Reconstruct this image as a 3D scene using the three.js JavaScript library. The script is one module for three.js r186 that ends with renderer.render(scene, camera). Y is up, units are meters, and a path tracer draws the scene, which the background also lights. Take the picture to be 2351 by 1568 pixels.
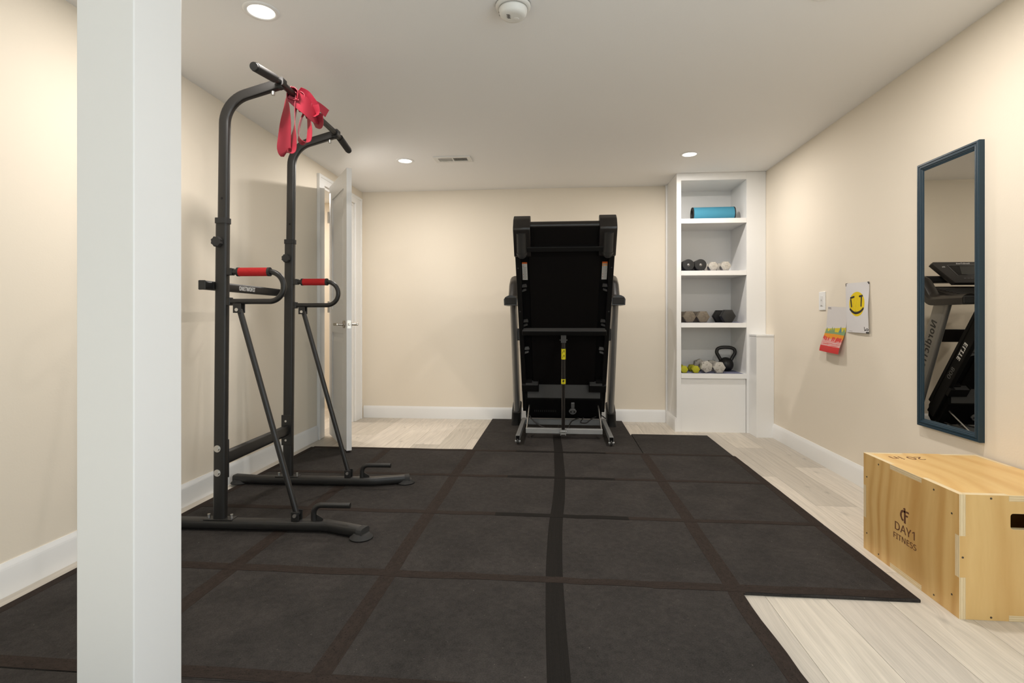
import * as THREE from 'three';
import { RoundedBoxGeometry } from 'three/addons/geometries/RoundedBoxGeometry.js';
import { mergeGeometries, toCreasedNormals } from 'three/addons/utils/BufferGeometryUtils.js';
import { RectAreaLightUniformsLib } from 'three/addons/lights/RectAreaLightUniformsLib.js';
import { TextGeometry } from 'three/addons/geometries/TextGeometry.js';
import { FontLoader } from 'three/addons/loaders/FontLoader.js';

// ---------------------------------------------------------------- camera, sky, exposure
RectAreaLightUniformsLib.init();
const scene = new THREE.Scene();
const FPX = 1219;                                    // focal length in pixels of a 2351 x 1568 frame
const camera = new THREE.PerspectiveCamera(2 * Math.atan(784 / FPX) * 180 / Math.PI, 2351 / 1568, 0.05, 60);
camera.position.set(0, 0.945, 0);
camera.rotation.y = Math.atan(107.5 / FPX);
camera.setViewOffset(2351, 1568, 0, 51, 2351, 1568);
scene.add(camera);
const renderer = new THREE.WebGLRenderer({ antialias: true });
renderer.toneMapping = THREE.LinearToneMapping;
renderer.toneMappingExposure = 0.97;
renderer.shadowMap.enabled = true;
scene.background = new THREE.Color(0.86, 0.97, 1.05);  // overcast sky outside the window behind the camera

// room planes (metres)
const XL = -1.888, XR = 1.708, ZF = -4.978, ZB = 2.6, YC = 2.17, MATY = 0.011;
const LAMP = new THREE.Color(1.0, 0.942, 0.880), LAMP_I = 590;
const DAY = new THREE.Color(0.82, 0.93, 1.0), DAY_I = 2.7, DAY_BACK = 4.2;
const WIN = { x0: -0.7, x1: 0.7, y0: 0.95, y1: 2.0 }, WINR = { z0: -1.0, z1: 1.8, y0: 0.30, y1: 2.0 };
{ // daylight coming in through the two windows of the part of the room behind the camera
  const l = new THREE.RectAreaLight(DAY, DAY_BACK, WIN.x1 - WIN.x0 - 0.1, WIN.y1 - WIN.y0 - 0.1);
  l.name = 'window_daylight'; l.position.set(0, (WIN.y0 + WIN.y1) / 2, ZB - 0.01); scene.add(l);
  const r = new THREE.RectAreaLight(DAY, DAY_I, WINR.z1 - WINR.z0 - 0.1, WINR.y1 - WINR.y0 - 0.1);
  r.name = 'side_window_daylight'; r.position.set(XR - 0.01, (WINR.y0 + WINR.y1) / 2, (WINR.z0 + WINR.z1) / 2); r.rotation.y = Math.PI / 2; scene.add(r);
}

// ---------------------------------------------------------------- helpers
const V2 = (x, y) => new THREE.Vector2(x, y), V3 = (x, y, z) => new THREE.Vector3(x, y, z);
function rng(seed) { let a = seed >>> 0; return () => { a = (a + 0x6D2B79F5) >>> 0; let t = a; t = Math.imul(t ^ (t >>> 15), t | 1); t ^= t + Math.imul(t ^ (t >>> 7), t | 61); return ((t ^ (t >>> 14)) >>> 0) / 4294967296; }; }
const clamp = (x, a = 0, b = 1) => Math.min(b, Math.max(a, x));
const mix = (a, b, t) => a + (b - a) * t;
const smooth = (a, b, x) => { const t = clamp((x - a) / (b - a)); return t * t * (3 - 2 * t); };
function noise2(seed, W, H) {                         // tiling value noise on a W x H lattice
  const r = rng(seed), g = new Float32Array(W * H); for (let i = 0; i < g.length; i++) g[i] = r();
  return (u, v) => {
    const x = ((u % 1) + 1) % 1 * W, y = ((v % 1) + 1) % 1 * H, i = Math.floor(x), j = Math.floor(y);
    let fx = x - i, fy = y - j; fx = fx * fx * (3 - 2 * fx); fy = fy * fy * (3 - 2 * fy);
    const at = (a, b) => g[((b + H) % H) * W + ((a + W) % W)];
    return mix(mix(at(i, j), at(i + 1, j), fx), mix(at(i, j + 1), at(i + 1, j + 1), fx), fy);
  };
}
function tex(w, h, fn, srgb = true, repeat) {         // fn(u, v, x, y) -> [r, g, b] in 0..255
  const d = new Uint8Array(w * h * 4);
  for (let y = 0; y < h; y++) for (let x = 0; x < w; x++) {
    const c = fn((x + 0.5) / w, (y + 0.5) / h, x, y), k = (y * w + x) * 4;
    d[k] = clamp(c[0], 0, 255); d[k + 1] = clamp(c[1], 0, 255); d[k + 2] = clamp(c[2], 0, 255); d[k + 3] = 255;
  }
  const t = new THREE.DataTexture(d, w, h); t.magFilter = THREE.LinearFilter; t.minFilter = THREE.LinearMipmapLinearFilter; t.generateMipmaps = true;
  t.wrapS = t.wrapT = THREE.RepeatWrapping; if (srgb) t.colorSpace = THREE.SRGBColorSpace; if (repeat) t.repeat.set(...repeat);
  t.needsUpdate = true; return t;
}
function canvasTex(w, h, draw) {
  const c = document.createElement('canvas'); c.width = w; c.height = h; draw(c.getContext('2d'), w, h);
  const t = new THREE.CanvasTexture(c); t.colorSpace = THREE.SRGBColorSpace; t.magFilter = THREE.LinearFilter; return t;
}
const M = (color, roughness = 0.6, metalness = 0, more = {}) => new THREE.MeshStandardMaterial({ color, roughness, metalness, ...more });
const MP = (color, roughness, specularIntensity, more = {}) => new THREE.MeshPhysicalMaterial({ color, roughness, metalness: 0, specularIntensity, ...more });   // dull dark stuff
const taken = {};
function numbered(name) { const n = taken[name] = (taken[name] ?? -1) + 1; return n ? `${name}_${String(n).padStart(3, '0')}` : name; }
const flat = (g) => { const n = g.index ? g.toNonIndexed() : g; if (!n.attributes.uv) n.setAttribute('uv', new THREE.BufferAttribute(new Float32Array(n.attributes.position.count * 2), 2)); return n; };
const merge = (list) => list.length === 1 ? list[0] : mergeGeometries(list.map(flat).map(g => { const o = new THREE.BufferGeometry(); for (const k of ['position', 'normal', 'uv']) o.setAttribute(k, g.attributes[k]); return o; }));
function mesh(name, geo, mat, parent = scene) {       // ONE named mesh
  const m = new THREE.Mesh(Array.isArray(geo) ? merge(geo) : geo, mat);
  m.name = parent === scene ? numbered(name) : name; parent.add(m); return m;
}
function thing(name, label, category, [x, y, z] = [0, 0, 0], turn = 0, group) {
  const o = new THREE.Group(); o.name = numbered(name); scene.add(o); o.position.set(x, y, z); o.rotation.y = turn;
  o.userData = { label, category }; if (group) o.userData.group = group; return o;
}
function tag(o, label, category, group) { Object.assign(o.userData, { label, category }); if (group) o.userData.group = group; return o; }
function structure(o, label, category) { Object.assign(o.userData, { kind: 'structure', label, category }); return o; }
function metreUV(g, s = 1) {                           // uv in metres by the face each corner belongs to
  g = g.index ? g.toNonIndexed() : g; const p = g.attributes.position, n = g.attributes.normal, uv = new Float32Array(p.count * 2);
  for (let i = 0; i < p.count; i++) {
    const ax = Math.abs(n.getX(i)), ay = Math.abs(n.getY(i)), az = Math.abs(n.getZ(i));
    const [a, b] = ax > ay && ax > az ? [p.getZ(i), p.getY(i)] : ay > az ? [p.getX(i), p.getZ(i)] : [p.getX(i), p.getY(i)];
    uv[i * 2] = a * s; uv[i * 2 + 1] = b * s;
  }
  g.setAttribute('uv', new THREE.BufferAttribute(uv, 2)); return g;
}
function bx(x0, x1, y0, y1, z0, z1, r = 0, seg = 2) {  // box between two corners, rounded by r
  const w = Math.abs(x1 - x0), h = Math.abs(y1 - y0), d = Math.abs(z1 - z0);
  const g = r ? new RoundedBoxGeometry(w, h, d, seg, Math.min(r, w / 2.01, h / 2.01, d / 2.01)) : new THREE.BoxGeometry(w, h, d);
  return metreUV(g.translate((x0 + x1) / 2, (y0 + y1) / 2, (z0 + z1) / 2));
}
const cyl = (r0, r1, h, n = 20) => new THREE.CylinderGeometry(r1, r0, h, n);
function between(g, a, b) {                             // a shape built along +y from -0.5L to 0.5L laid between two points
  const d = b.clone().sub(a), q = new THREE.Quaternion().setFromUnitVectors(V3(0, 1, 0), d.clone().normalize());
  return g.applyQuaternion(q).translate((a.x + b.x) / 2, (a.y + b.y) / 2, (a.z + b.z) / 2);
}
const rod = (a, b, r, n = 14) => between(cyl(r, r, a.distanceTo(b), n), a, b);
function roundRect(w, h, r, seg = 3) {                  // closed outline, counter-clockwise
  const o = []; for (const [cx, cy, a0] of [[w / 2 - r, h / 2 - r, 0], [-w / 2 + r, h / 2 - r, 90], [-w / 2 + r, -h / 2 + r, 180], [w / 2 - r, -h / 2 + r, 270]])
    for (let i = 0; i <= seg; i++) { const a = (a0 + 90 * i / seg) * Math.PI / 180; o.push([cx + r * Math.cos(a), cy + r * Math.sin(a)]); }
  return o;
}
const circle = (r, n = 14) => Array.from({ length: n }, (_, i) => [r * Math.cos(i / n * 2 * Math.PI), r * Math.sin(i / n * 2 * Math.PI)]);
function fillet(pts, r, seg = 8) {                      // polyline with rounded corners
  const out = [pts[0].clone()];
  for (let i = 1; i < pts.length - 1; i++) {
    const p = pts[i], a = pts[i - 1].clone().sub(p), b = pts[i + 1].clone().sub(p), la = a.length(), lb = b.length(); a.normalize(); b.normalize();
    const rr = Array.isArray(r) ? r[i - 1] : r, ang = a.angleTo(b), t = Math.min(rr / Math.tan(ang / 2), la * 0.49, lb * 0.49), R = t * Math.tan(ang / 2);
    const bis = a.clone().add(b).normalize(), c = p.clone().addScaledVector(bis, R / Math.sin(ang / 2));
    const s = p.clone().addScaledVector(a, t).sub(c), e = p.clone().addScaledVector(b, t).sub(c), th = s.angleTo(e);
    for (let k = 0; k <= seg; k++) { const f = k / seg; out.push(c.clone().addScaledVector(s, Math.sin((1 - f) * th) / Math.sin(th)).addScaledVector(e, Math.sin(f * th) / Math.sin(th))); }
  }
  out.push(pts[pts.length - 1].clone()); return out;
}
function sweep(path, section, normal, crease = 0.6, closed = false) {  // section (across the plane's in-plane normal, along the plane normal) swept along a planar path
  const n = path.length, m = section.length, pos = [], b = normal.clone().normalize(), idx = [], uv = []; let len = 0;
  for (let i = 0; i < n; i++) {
    const t0 = i || closed ? path[i].clone().sub(path[(i - 1 + n) % n]).normalize() : null, t1 = i < n - 1 || closed ? path[(i + 1) % n].clone().sub(path[i]).normalize() : null;
    const t = (t0 && t1 ? t0.add(t1) : t0 || t1).normalize(), s = b.clone().cross(t).normalize();
    if (i) len += path[i].distanceTo(path[i - 1]);
    section.forEach(([u, v], j) => { const q = path[i].clone().addScaledVector(s, u).addScaledVector(b, v); pos.push(q.x, q.y, q.z); uv.push(j / m * 0.1, len); });
  }
  for (let i = 0; i < (closed ? n : n - 1); i++) for (let j = 0; j < m; j++) { const k = (j + 1) % m, i2 = (i + 1) % n; idx.push(i * m + j, i * m + k, i2 * m + j, i * m + k, i2 * m + k, i2 * m + j); }
  if (!closed) for (const [i, fl] of [[0, 1], [n - 1, 0]]) {
    const c = pos.length / 3; pos.push(path[i].x, path[i].y, path[i].z); uv.push(0, 0);
    for (let j = 0; j < m; j++) { const k = (j + 1) % m; fl ? idx.push(c, i * m + k, i * m + j) : idx.push(c, i * m + j, i * m + k); }
  }
  let g = new THREE.BufferGeometry(); g.setAttribute('position', new THREE.Float32BufferAttribute(pos, 3)); g.setAttribute('uv', new THREE.Float32BufferAttribute(uv, 2)); g.setIndex(idx);
  return toCreasedNormals(g, crease);
}
function prism(pts, depth, bevel = 0, seg = 2) {        // outline in xy extruded along z, centred on z = 0
  const s = new THREE.Shape(pts.map(([x, y]) => V2(x, y)));
  const g = new THREE.ExtrudeGeometry(s, { depth: depth - 2 * bevel, bevelEnabled: bevel > 0, bevelThickness: bevel, bevelSize: bevel, bevelOffset: -bevel, bevelSegments: seg });
  return g.translate(0, 0, -depth / 2 + bevel);
}
const lathe = (pts, n = 32) => new THREE.LatheGeometry(pts.map(([r, y]) => V2(r, y)), n);
const sansBold = await new FontLoader().loadAsync('fonts/droid/droid_sans_bold.typeface.json');
const sansRegular = await new FontLoader().loadAsync('fonts/droid/droid_sans_regular.typeface.json');
function lettering(str, size, font = sansBold, depth = 0.0006, wide = 1) {   // flat lettering centred on its own middle, in the xy plane
  const g = new TextGeometry(str, { font, size, depth, curveSegments: 4 }); g.computeBoundingBox();
  const b = g.boundingBox; return g.translate(-(b.min.x + b.max.x) / 2, -(b.min.y + b.max.y) / 2, 0).scale(wide, 1, 1);
}

// ---------------------------------------------------------------- materials
const nA = noise2(11, 16, 16), nB = noise2(12, 64, 64), nC = noise2(13, 200, 200), nD = noise2(14, 400, 400);
const paintBump = tex(512, 512, (u, v) => { const k = 128 + 60 * (nC(u, v) - 0.5) + 50 * (nD(u, v) - 0.5); return [k, k, k]; }, false);
const wallPaint = M(new THREE.Color(0.84, 0.757, 0.632), 0.75, 0, { bumpMap: paintBump, bumpScale: 0.0004 });
const ceilingPaint = M(new THREE.Color(0.92, 0.91, 0.895), 0.9, 0, { bumpMap: paintBump, bumpScale: 0.0005 });
const trimPaint = M(new THREE.Color(0.86, 0.855, 0.84), 0.38);
const postPaint = M(new THREE.Color(0.83, 0.82, 0.80), 0.5, 0, { bumpMap: paintBump, bumpScale: 0.0002 });
const blackMetal = M(new THREE.Color(0.016, 0.015, 0.0145), 0.42, 0);
const blackPlastic = M(new THREE.Color(0.012, 0.0115, 0.011), 0.5);
const rubber = M(new THREE.Color(0.02, 0.019, 0.018), 0.75);
const steel = M(new THREE.Color(0.60, 0.59, 0.57), 0.35, 1);
const nickel = M(new THREE.Color(0.55, 0.50, 0.43), 0.3, 1);

// ---------------------------------------------------------------- floor
const floor = structure(new THREE.Group(), 'pale oak plank floor running the length of the room', 'floor'); floor.name = 'floor'; scene.add(floor);
const plankMats = Array.from({ length: 7 }, (_, k) => {
  const a = noise2(100 + k, 24, 6), b = noise2(120 + k, 90, 5), c = noise2(140 + k, 4, 5), d = noise2(160 + k, 128, 40), r = rng(k * 7 + 5);
  const tone = [1.0, 0.96, 1.03, 0.91, 0.98, 1.04, 0.94][k], warm = [0, 4, -2, 2, 6, 0, -1][k];
  const knots = Array.from({ length: 2 }, () => [0.2 + 0.6 * r(), r(), 0.05 + 0.05 * r()]);
  return M(0xffffff, 0.5, 0, { map: tex(160, 960, (u, v) => {
    let du = 0; let dark = 0; for (const [ku, kv, kr] of knots) { const dx = (u - ku), dy = (v - kv) * 5.6, q = Math.hypot(dx, dy * 0.6); du += 0.10 * Math.exp(-q * q / 0.02) * Math.sign(dx || 1); dark += Math.exp(-q * q / (kr * kr * 0.5)); }
    const w = u + du + 0.12 * (c(u * 0.5, v) - 0.5);
    const g = 0.45 * (a(w, v) - 0.5) + 0.4 * (b(w, v * 1.5) - 0.5) + 0.25 * (d(w, v) - 0.5);
    const rings = 0.16 * Math.sin(38 * (w + 0.25 * c(u, v * 0.5))) * (c(v * 0.3, u) > 0.35 ? 1 : 0.3);
    const l = tone * (1 + 0.16 * g + 0.08 * rings - 0.12 * clamp(dark));
    return [208 * l, 199 * l, (186 - warm * 0.2) * l];
  }) });
});
const plankW = 0.198, plankL = 1.22, plankGeo = {};
{
  mesh('subfloor', bx(XL - 1.6, XR + 0.12, -0.12, -0.012, ZF - 0.6, ZB + 0.12), M(new THREE.Color(0.16, 0.13, 0.10), 0.9), floor);
  const r = rng(77), G = (w, l) => plankGeo[`${w.toFixed(3)}_${l.toFixed(3)}`] ??= new THREE.BoxGeometry(w, 0.012, l);
  const lay = (x0, x1, z0, z1) => {
    for (let x = x0, col = 0; x < x1 - 0.02; x += plankW + 0.0012, col++) {
      const w = Math.min(plankW, x1 - x); let z = z1 + (col * 0.41 % 1) * plankL;
      while (z > z0 + 0.02) {
        const b = Math.min(z, z1), a = Math.max(z - plankL, z0);
        if (b - a > 0.03) { const m = mesh('plank', G(w, b - a - 0.0012), plankMats[Math.floor(r() * plankMats.length)], floor); m.position.set(x + w / 2, -0.006, (a + b) / 2); if (r() < 0.5) m.rotation.y = Math.PI; }
        z -= plankL;
      }
    }
  };
  lay(XL, XR, ZF, ZB);
  lay(XL - 1.5, XL - 0.001, -5.4, -3.5);
}

// ---------------------------------------------------------------- shell
const DZ0 = -4.76, DZ1 = -4.115, DH = 2.012, WT = 0.12;   // door opening in the left wall
structure(mesh('ceiling', bx(XL - 1.6, XR + WT, YC, YC + 0.12, ZF - 0.6, ZB + WT), ceilingPaint), 'flat white painted ceiling with recessed lights', 'ceiling');
structure(mesh('wall_left', [bx(XL - WT, XL, 0, YC, DZ1, ZB + WT), bx(XL - WT, XL, 0, YC, ZF - 0.5, DZ0), bx(XL - WT, XL, DH, YC, DZ0, DZ1)], wallPaint), 'cream painted wall with the open door', 'wall');
structure(mesh('wall_far', bx(XL, XR + WT, 0, YC, ZF - WT, ZF), wallPaint), 'cream painted wall behind the folded treadmill', 'wall');
structure(mesh('wall_right', [bx(XR, XR + WT, 0, YC, ZF, WINR.z0), bx(XR, XR + WT, 0, YC, WINR.z1, ZB + WT), bx(XR, XR + WT, 0, WINR.y0, WINR.z0, WINR.z1), bx(XR, XR + WT, WINR.y1, YC, WINR.z0, WINR.z1)], wallPaint), 'cream painted wall where the mirror hangs', 'wall');
structure(mesh('wall_back', [bx(XL, WIN.x0, 0, YC, ZB, ZB + WT), bx(WIN.x1, XR, 0, YC, ZB, ZB + WT), bx(WIN.x0, WIN.x1, 0, WIN.y0, ZB, ZB + WT), bx(WIN.x0, WIN.x1, WIN.y1, YC, ZB, ZB + WT)], wallPaint), 'cream painted wall with the daylight window', 'wall');
function windowUnit(name, label, hw, h, pos, turn) {     // local x runs across the opening
  const w = structure(new THREE.Group(), label, 'window'); w.name = name; scene.add(w); w.position.set(...pos); w.rotation.y = turn;
  mesh('window_frame', [bx(-hw, -hw + 0.05, 0, h, -0.03, 0.03), bx(hw - 0.05, hw, 0, h, -0.03, 0.03), bx(-hw + 0.05, hw - 0.05, 0, 0.05, -0.03, 0.03), bx(-hw + 0.05, hw - 0.05, h - 0.05, h, -0.03, 0.03), bx(-0.02, 0.02, 0.05, h - 0.05, -0.03, 0.03)], trimPaint, w);
  const pane = new THREE.MeshPhysicalMaterial({ color: 0xffffff, transmission: 1, roughness: 0.02, thickness: 0, ior: 1.5 });
  mesh('pane', bx(-hw + 0.05, -0.02, 0.05, h - 0.05, -0.003, 0.003), pane, w); mesh('pane', bx(0.02, hw - 0.05, 0.05, h - 0.05, -0.003, 0.003), pane, w);
}
windowUnit('window_1', 'white framed window in the wall facing the treadmill', WIN.x1, WIN.y1 - WIN.y0, [0, WIN.y0, ZB + 0.06], 0);
windowUnit('window_2', 'white framed window in the mirror wall past the jump box', (WINR.z1 - WINR.z0) / 2, WINR.y1 - WINR.y0, [XR + 0.06, WINR.y0, (WINR.z0 + WINR.z1) / 2], Math.PI / 2);
{ // the little hall beyond the door
  const hallPaint = M(new THREE.Color(0.82, 0.74, 0.62), 0.8), X0 = XL - 1.5, X1 = XL - WT;
  structure(mesh('wall_hall', [bx(X0 - 0.1, X0, 0, YC, -5.4, -3.5), bx(X0, X1, 0, YC, -5.5, -5.4), bx(X0, X1, 0, YC, -3.5, -3.4)], hallPaint), 'warm cream walls of the hall beyond the open door', 'wall');
}
const bbProfile = [[0, 0], [0.013, 0], [0.013, 0.092], [0.0115, 0.098], [0.006, 0.108], [0.004, 0.114], [0, 0.114]];
function baseboard(name, len, pos, turn, label) {       // runs along +x from pos, profile leans out to +z before turning
  const g = prism(bbProfile.map(([a, b]) => [a, b]), len); g.rotateY(-Math.PI / 2).translate(len / 2, 0, 0);
  const m = structure(mesh(name, toCreasedNormals(g, 0.3), trimPaint), label, 'baseboard'); m.position.set(...pos); m.rotation.y = turn; return m;
}
baseboard('baseboard_left', ZB - (DZ1 + 0.112), [XL, 0, ZB], Math.PI / 2, 'white baseboard along the wall beside the pull-up tower');
baseboard('baseboard_far', 0.99 - XL - 0.014, [XL + 0.014, 0, ZF], 0, 'white baseboard along the wall behind the treadmill');
baseboard('baseboard_right', ZB + 4.395, [XR, 0, -4.395], -Math.PI / 2, 'white baseboard along the wall under the mirror');

// post near the camera
{
  const p = thing('support_post', 'white boxed support post standing close in front of the mats', 'post', [-1.004, 0, -1.17]);
  const w = 0.1375, d = 0.150;
  mesh('post_shaft', bx(-w / 2, w / 2, 0.0, YC - 0.001, -d / 2, d / 2, 0.003), postPaint, p);
}

// ---------------------------------------------------------------- door and its frame
{
  const t = structure(new THREE.Group(), 'white door casing and jambs around the open doorway', 'door frame'); t.name = 'trim_1'; scene.add(t); t.position.set(XL, 0, DZ1);
  const L = (z) => z - DZ1, T = 0.018, cw = 0.105;
  mesh('casing', [bx(0, T, 0, DH + 0.075, 0.004, cw, 0.004), bx(0, T + 0.006, 0, DH + 0.075, cw - 0.02, cw + 0.003, 0.003)], trimPaint, t);
  mesh('casing', [bx(0, T, 0, DH + 0.075, L(DZ0) - 0.15, L(DZ0) - 0.004, 0.004), bx(0, T + 0.006, 0, DH + 0.075, L(DZ0) - 0.153, L(DZ0) - 0.13, 0.003)], trimPaint, t);
  mesh('head_casing', [bx(0, T + 0.001, DH + 0.004, DH + 0.075, L(DZ0) - 0.004, 0.004, 0.004), bx(0, T + 0.0065, DH + 0.054, DH + 0.078, L(DZ0) - 0.154, cw + 0.004, 0.003)], trimPaint, t);
  mesh('jamb', bx(-WT, 0.001, 0, DH, -0.018, 0), trimPaint, t);
  mesh('jamb', [bx(-WT, 0.001, 0, DH, L(DZ0), L(DZ0) + 0.018), bx(-0.075, -0.04, 0, DH - 0.018, L(DZ0) + 0.018, L(DZ0) + 0.03)], trimPaint, t);
  mesh('head_jamb', bx(-WT, 0.001, DH - 0.018, DH, L(DZ0) + 0.018, -0.018), trimPaint, t);
}
{
  const hx = -1.838, hz = -4.124, fx = -1.480, fz = -3.600, len = Math.hypot(fx - hx, fz - hz), H = 1.982;
  const d = structure(new THREE.Group(), 'white two-panel door standing open into the room', 'door'); d.name = 'door_1'; scene.add(d);
  d.position.set(hx, 0.024, hz); d.rotation.y = Math.atan2(-(fz - hz), fx - hx);      // local x runs from the hinges to the free edge
  const th = 0.035, st = 0.105, yA = 0.22, yB = 0.82, yC = 1.0, yD = H - 0.12;        // stiles and rails round two panels; local -z is the face turned to the wall
  mesh('door_slab', [bx(0, st, 0, H, -th, 0), bx(len - st, len, 0, H, -th, 0), bx(st, len - st, 0, yA, -th, 0), bx(st, len - st, yB, yC, -th, 0), bx(st, len - st, yD, H, -th, 0)], trimPaint, d);
  for (const [a, b] of [[yA, yB], [yC, yD]]) {
    const x0 = st, x1 = len - st, g = [bx(x0, x1, a, b, -th + 0.010, -0.010)];
    const bev = 0.03, fld = 0.035;
    for (const s of [0, 1]) { const z0 = s ? -0.010 : -th + 0.010, z1 = s ? -0.004 : -th + 0.004;
      const q = (X, Y, Z) => [X, Y, Z], o = [[x0 + fld, a + fld], [x1 - fld, a + fld], [x1 - fld, b - fld], [x0 + fld, b - fld]], i = o.map(([X, Y], k) => [X + (k === 0 || k === 3 ? bev : -bev), Y + (k < 2 ? bev : -bev)]);
      const tri = []; for (let k = 0; k < 4; k++) { const n = (k + 1) % 4; tri.push(q(...o[k], z0), q(...o[n], z0), q(...i[n], z1), q(...o[k], z0), q(...i[n], z1), q(...i[k], z1)); }
      tri.push(q(...i[0], z1), q(...i[1], z1), q(...i[2], z1), q(...i[0], z1), q(...i[2], z1), q(...i[3], z1));
      if (!s) for (let k = 0; k < tri.length; k += 3) [tri[k + 1], tri[k + 2]] = [tri[k + 2], tri[k + 1]];
      const bg = new THREE.BufferGeometry(); bg.setAttribute('position', new THREE.Float32BufferAttribute(tri.flat(), 3)); bg.computeVertexNormals(); g.push(bg); }
    mesh('door_panel', g, trimPaint, d);
  }
  for (const y of [0.25, 1.02, 1.74]) {
    const h = mesh('hinge', [rod(V3(-0.012, y - 0.045, 0.006), V3(-0.012, y + 0.045, 0.006), 0.0065), bx(-0.012, -0.0005, y - 0.045, y + 0.045, -th + 0.004, 0.004), bx(-0.03, -0.012, y - 0.045, y + 0.045, 0.003, 0.006)], nickel, d);
    h.userData.label = 'brushed nickel hinge';
  }
  const ly = 0.885, lx = len - 0.065;
  for (const s of [1, -1]) { // s = 1: face at z 0, s = -1: face at z -th
    const z0 = s > 0 ? 0 : -th, hnd = mesh('lever_handle', [between(lathe([[0, -0.006], [0.027, -0.006], [0.027, 0.002], [0.022, 0.006], [0, 0.006]], 24), V3(lx, ly, z0), V3(lx, ly, z0 + s * 0.012)),
      rod(V3(lx, ly, z0), V3(lx, ly, z0 + s * 0.055), 0.009), bx(lx - 0.105, lx + 0.012, ly - 0.011, ly + 0.011, z0 + s * 0.045, z0 + s * 0.060, 0.006)], nickel, d);
    hnd.userData.label = 'brushed nickel lever handle';
  }
  mesh('latch_plate', [bx(len, len + 0.0015, ly - 0.028, ly + 0.028, -th / 2 - 0.0125, -th / 2 + 0.0125), bx(len, len + 0.009, ly - 0.008, ly + 0.008, -th / 2 - 0.007, -th / 2 + 0.007, 0.003)], nickel, d).userData.label = 'metal latch plate on the door edge';
}

// ---------------------------------------------------------------- rubber mats taped together
const matR = rng(31), pits = Array.from({ length: 260 }, () => [matR(), matR(), 0.0008 + 0.0016 * matR(), matR() < 0.30]);
const matTone = (seed) => {
  const a = noise2(seed, 6, 6), b = noise2(seed + 1, 40, 40), c = noise2(seed + 2, 256, 256), r = rng(seed), S = 768;
  const mark = new Float32Array(S * S);
  for (let k = 0; k < 220; k++) { const x = r() * S, y = r() * S, s = 0.5 + 1.6 * r() * r(), q = r() < 0.32 ? 95 * (0.4 + 0.6 * r()) : -34; for (let j = -4; j <= 4; j++) for (let i = -4; i <= 4; i++) { const f = Math.exp(-(i * i + j * j) / (s * s)); const X = (Math.floor(x) + i + S) % S, Y = (Math.floor(y) + j + S) % S; mark[Y * S + X] += q * f; } }
  return tex(S, S, (u, v, x, y) => { const l = 51 + 9 * (a(u, v) - 0.5) + 8 * (b(u, v) - 0.5) + 12 * (c(u, v) - 0.5) + mark[y * S + x]; return [l * 1.05, l * 0.985, l * 0.94]; });
};
const matBump = tex(1024, 1024, (u, v) => { const k = Math.sin((u + v) * Math.PI * 2 * 75), q = Math.sin((u - v) * Math.PI * 2 * 75); const l = 128 + 40 * Math.max(k, 0) * (q > 0 ? 1 : 0.4) + 40 * (nD(u, v) - 0.5); return [l, l, l]; }, false);
const matMats = [300, 310, 320, 330].map(s => MP(0xffffff, 0.85, 0.25, { map: matTone(s), bumpMap: matBump, bumpScale: 0.0012 }));
const tapeNoise = noise2(55, 8, 60), tapeFine = noise2(56, 40, 300);
const tapeMat = MP(0xffffff, 0.8, 0.22, { map: tex(64, 1024, (u, v) => { const l = 43 + 8 * (tapeNoise(u, v) - 0.5) + 8 * (tapeFine(u, v) - 0.5) - (tapeFine(u * 0.5, v) > 0.86 ? 16 : 0); return [l * 1.12, l * 0.94, l * 0.84]; }) });
const tapeDark = MP(0xffffff, 0.75, 0.2, { map: tex(64, 1024, (u, v) => { const l = 26 + 6 * (tapeNoise(v, u) - 0.5) + 7 * (tapeFine(u, v) - 0.5); return [l * 1.08, l * 0.98, l * 0.9]; }) });
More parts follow.
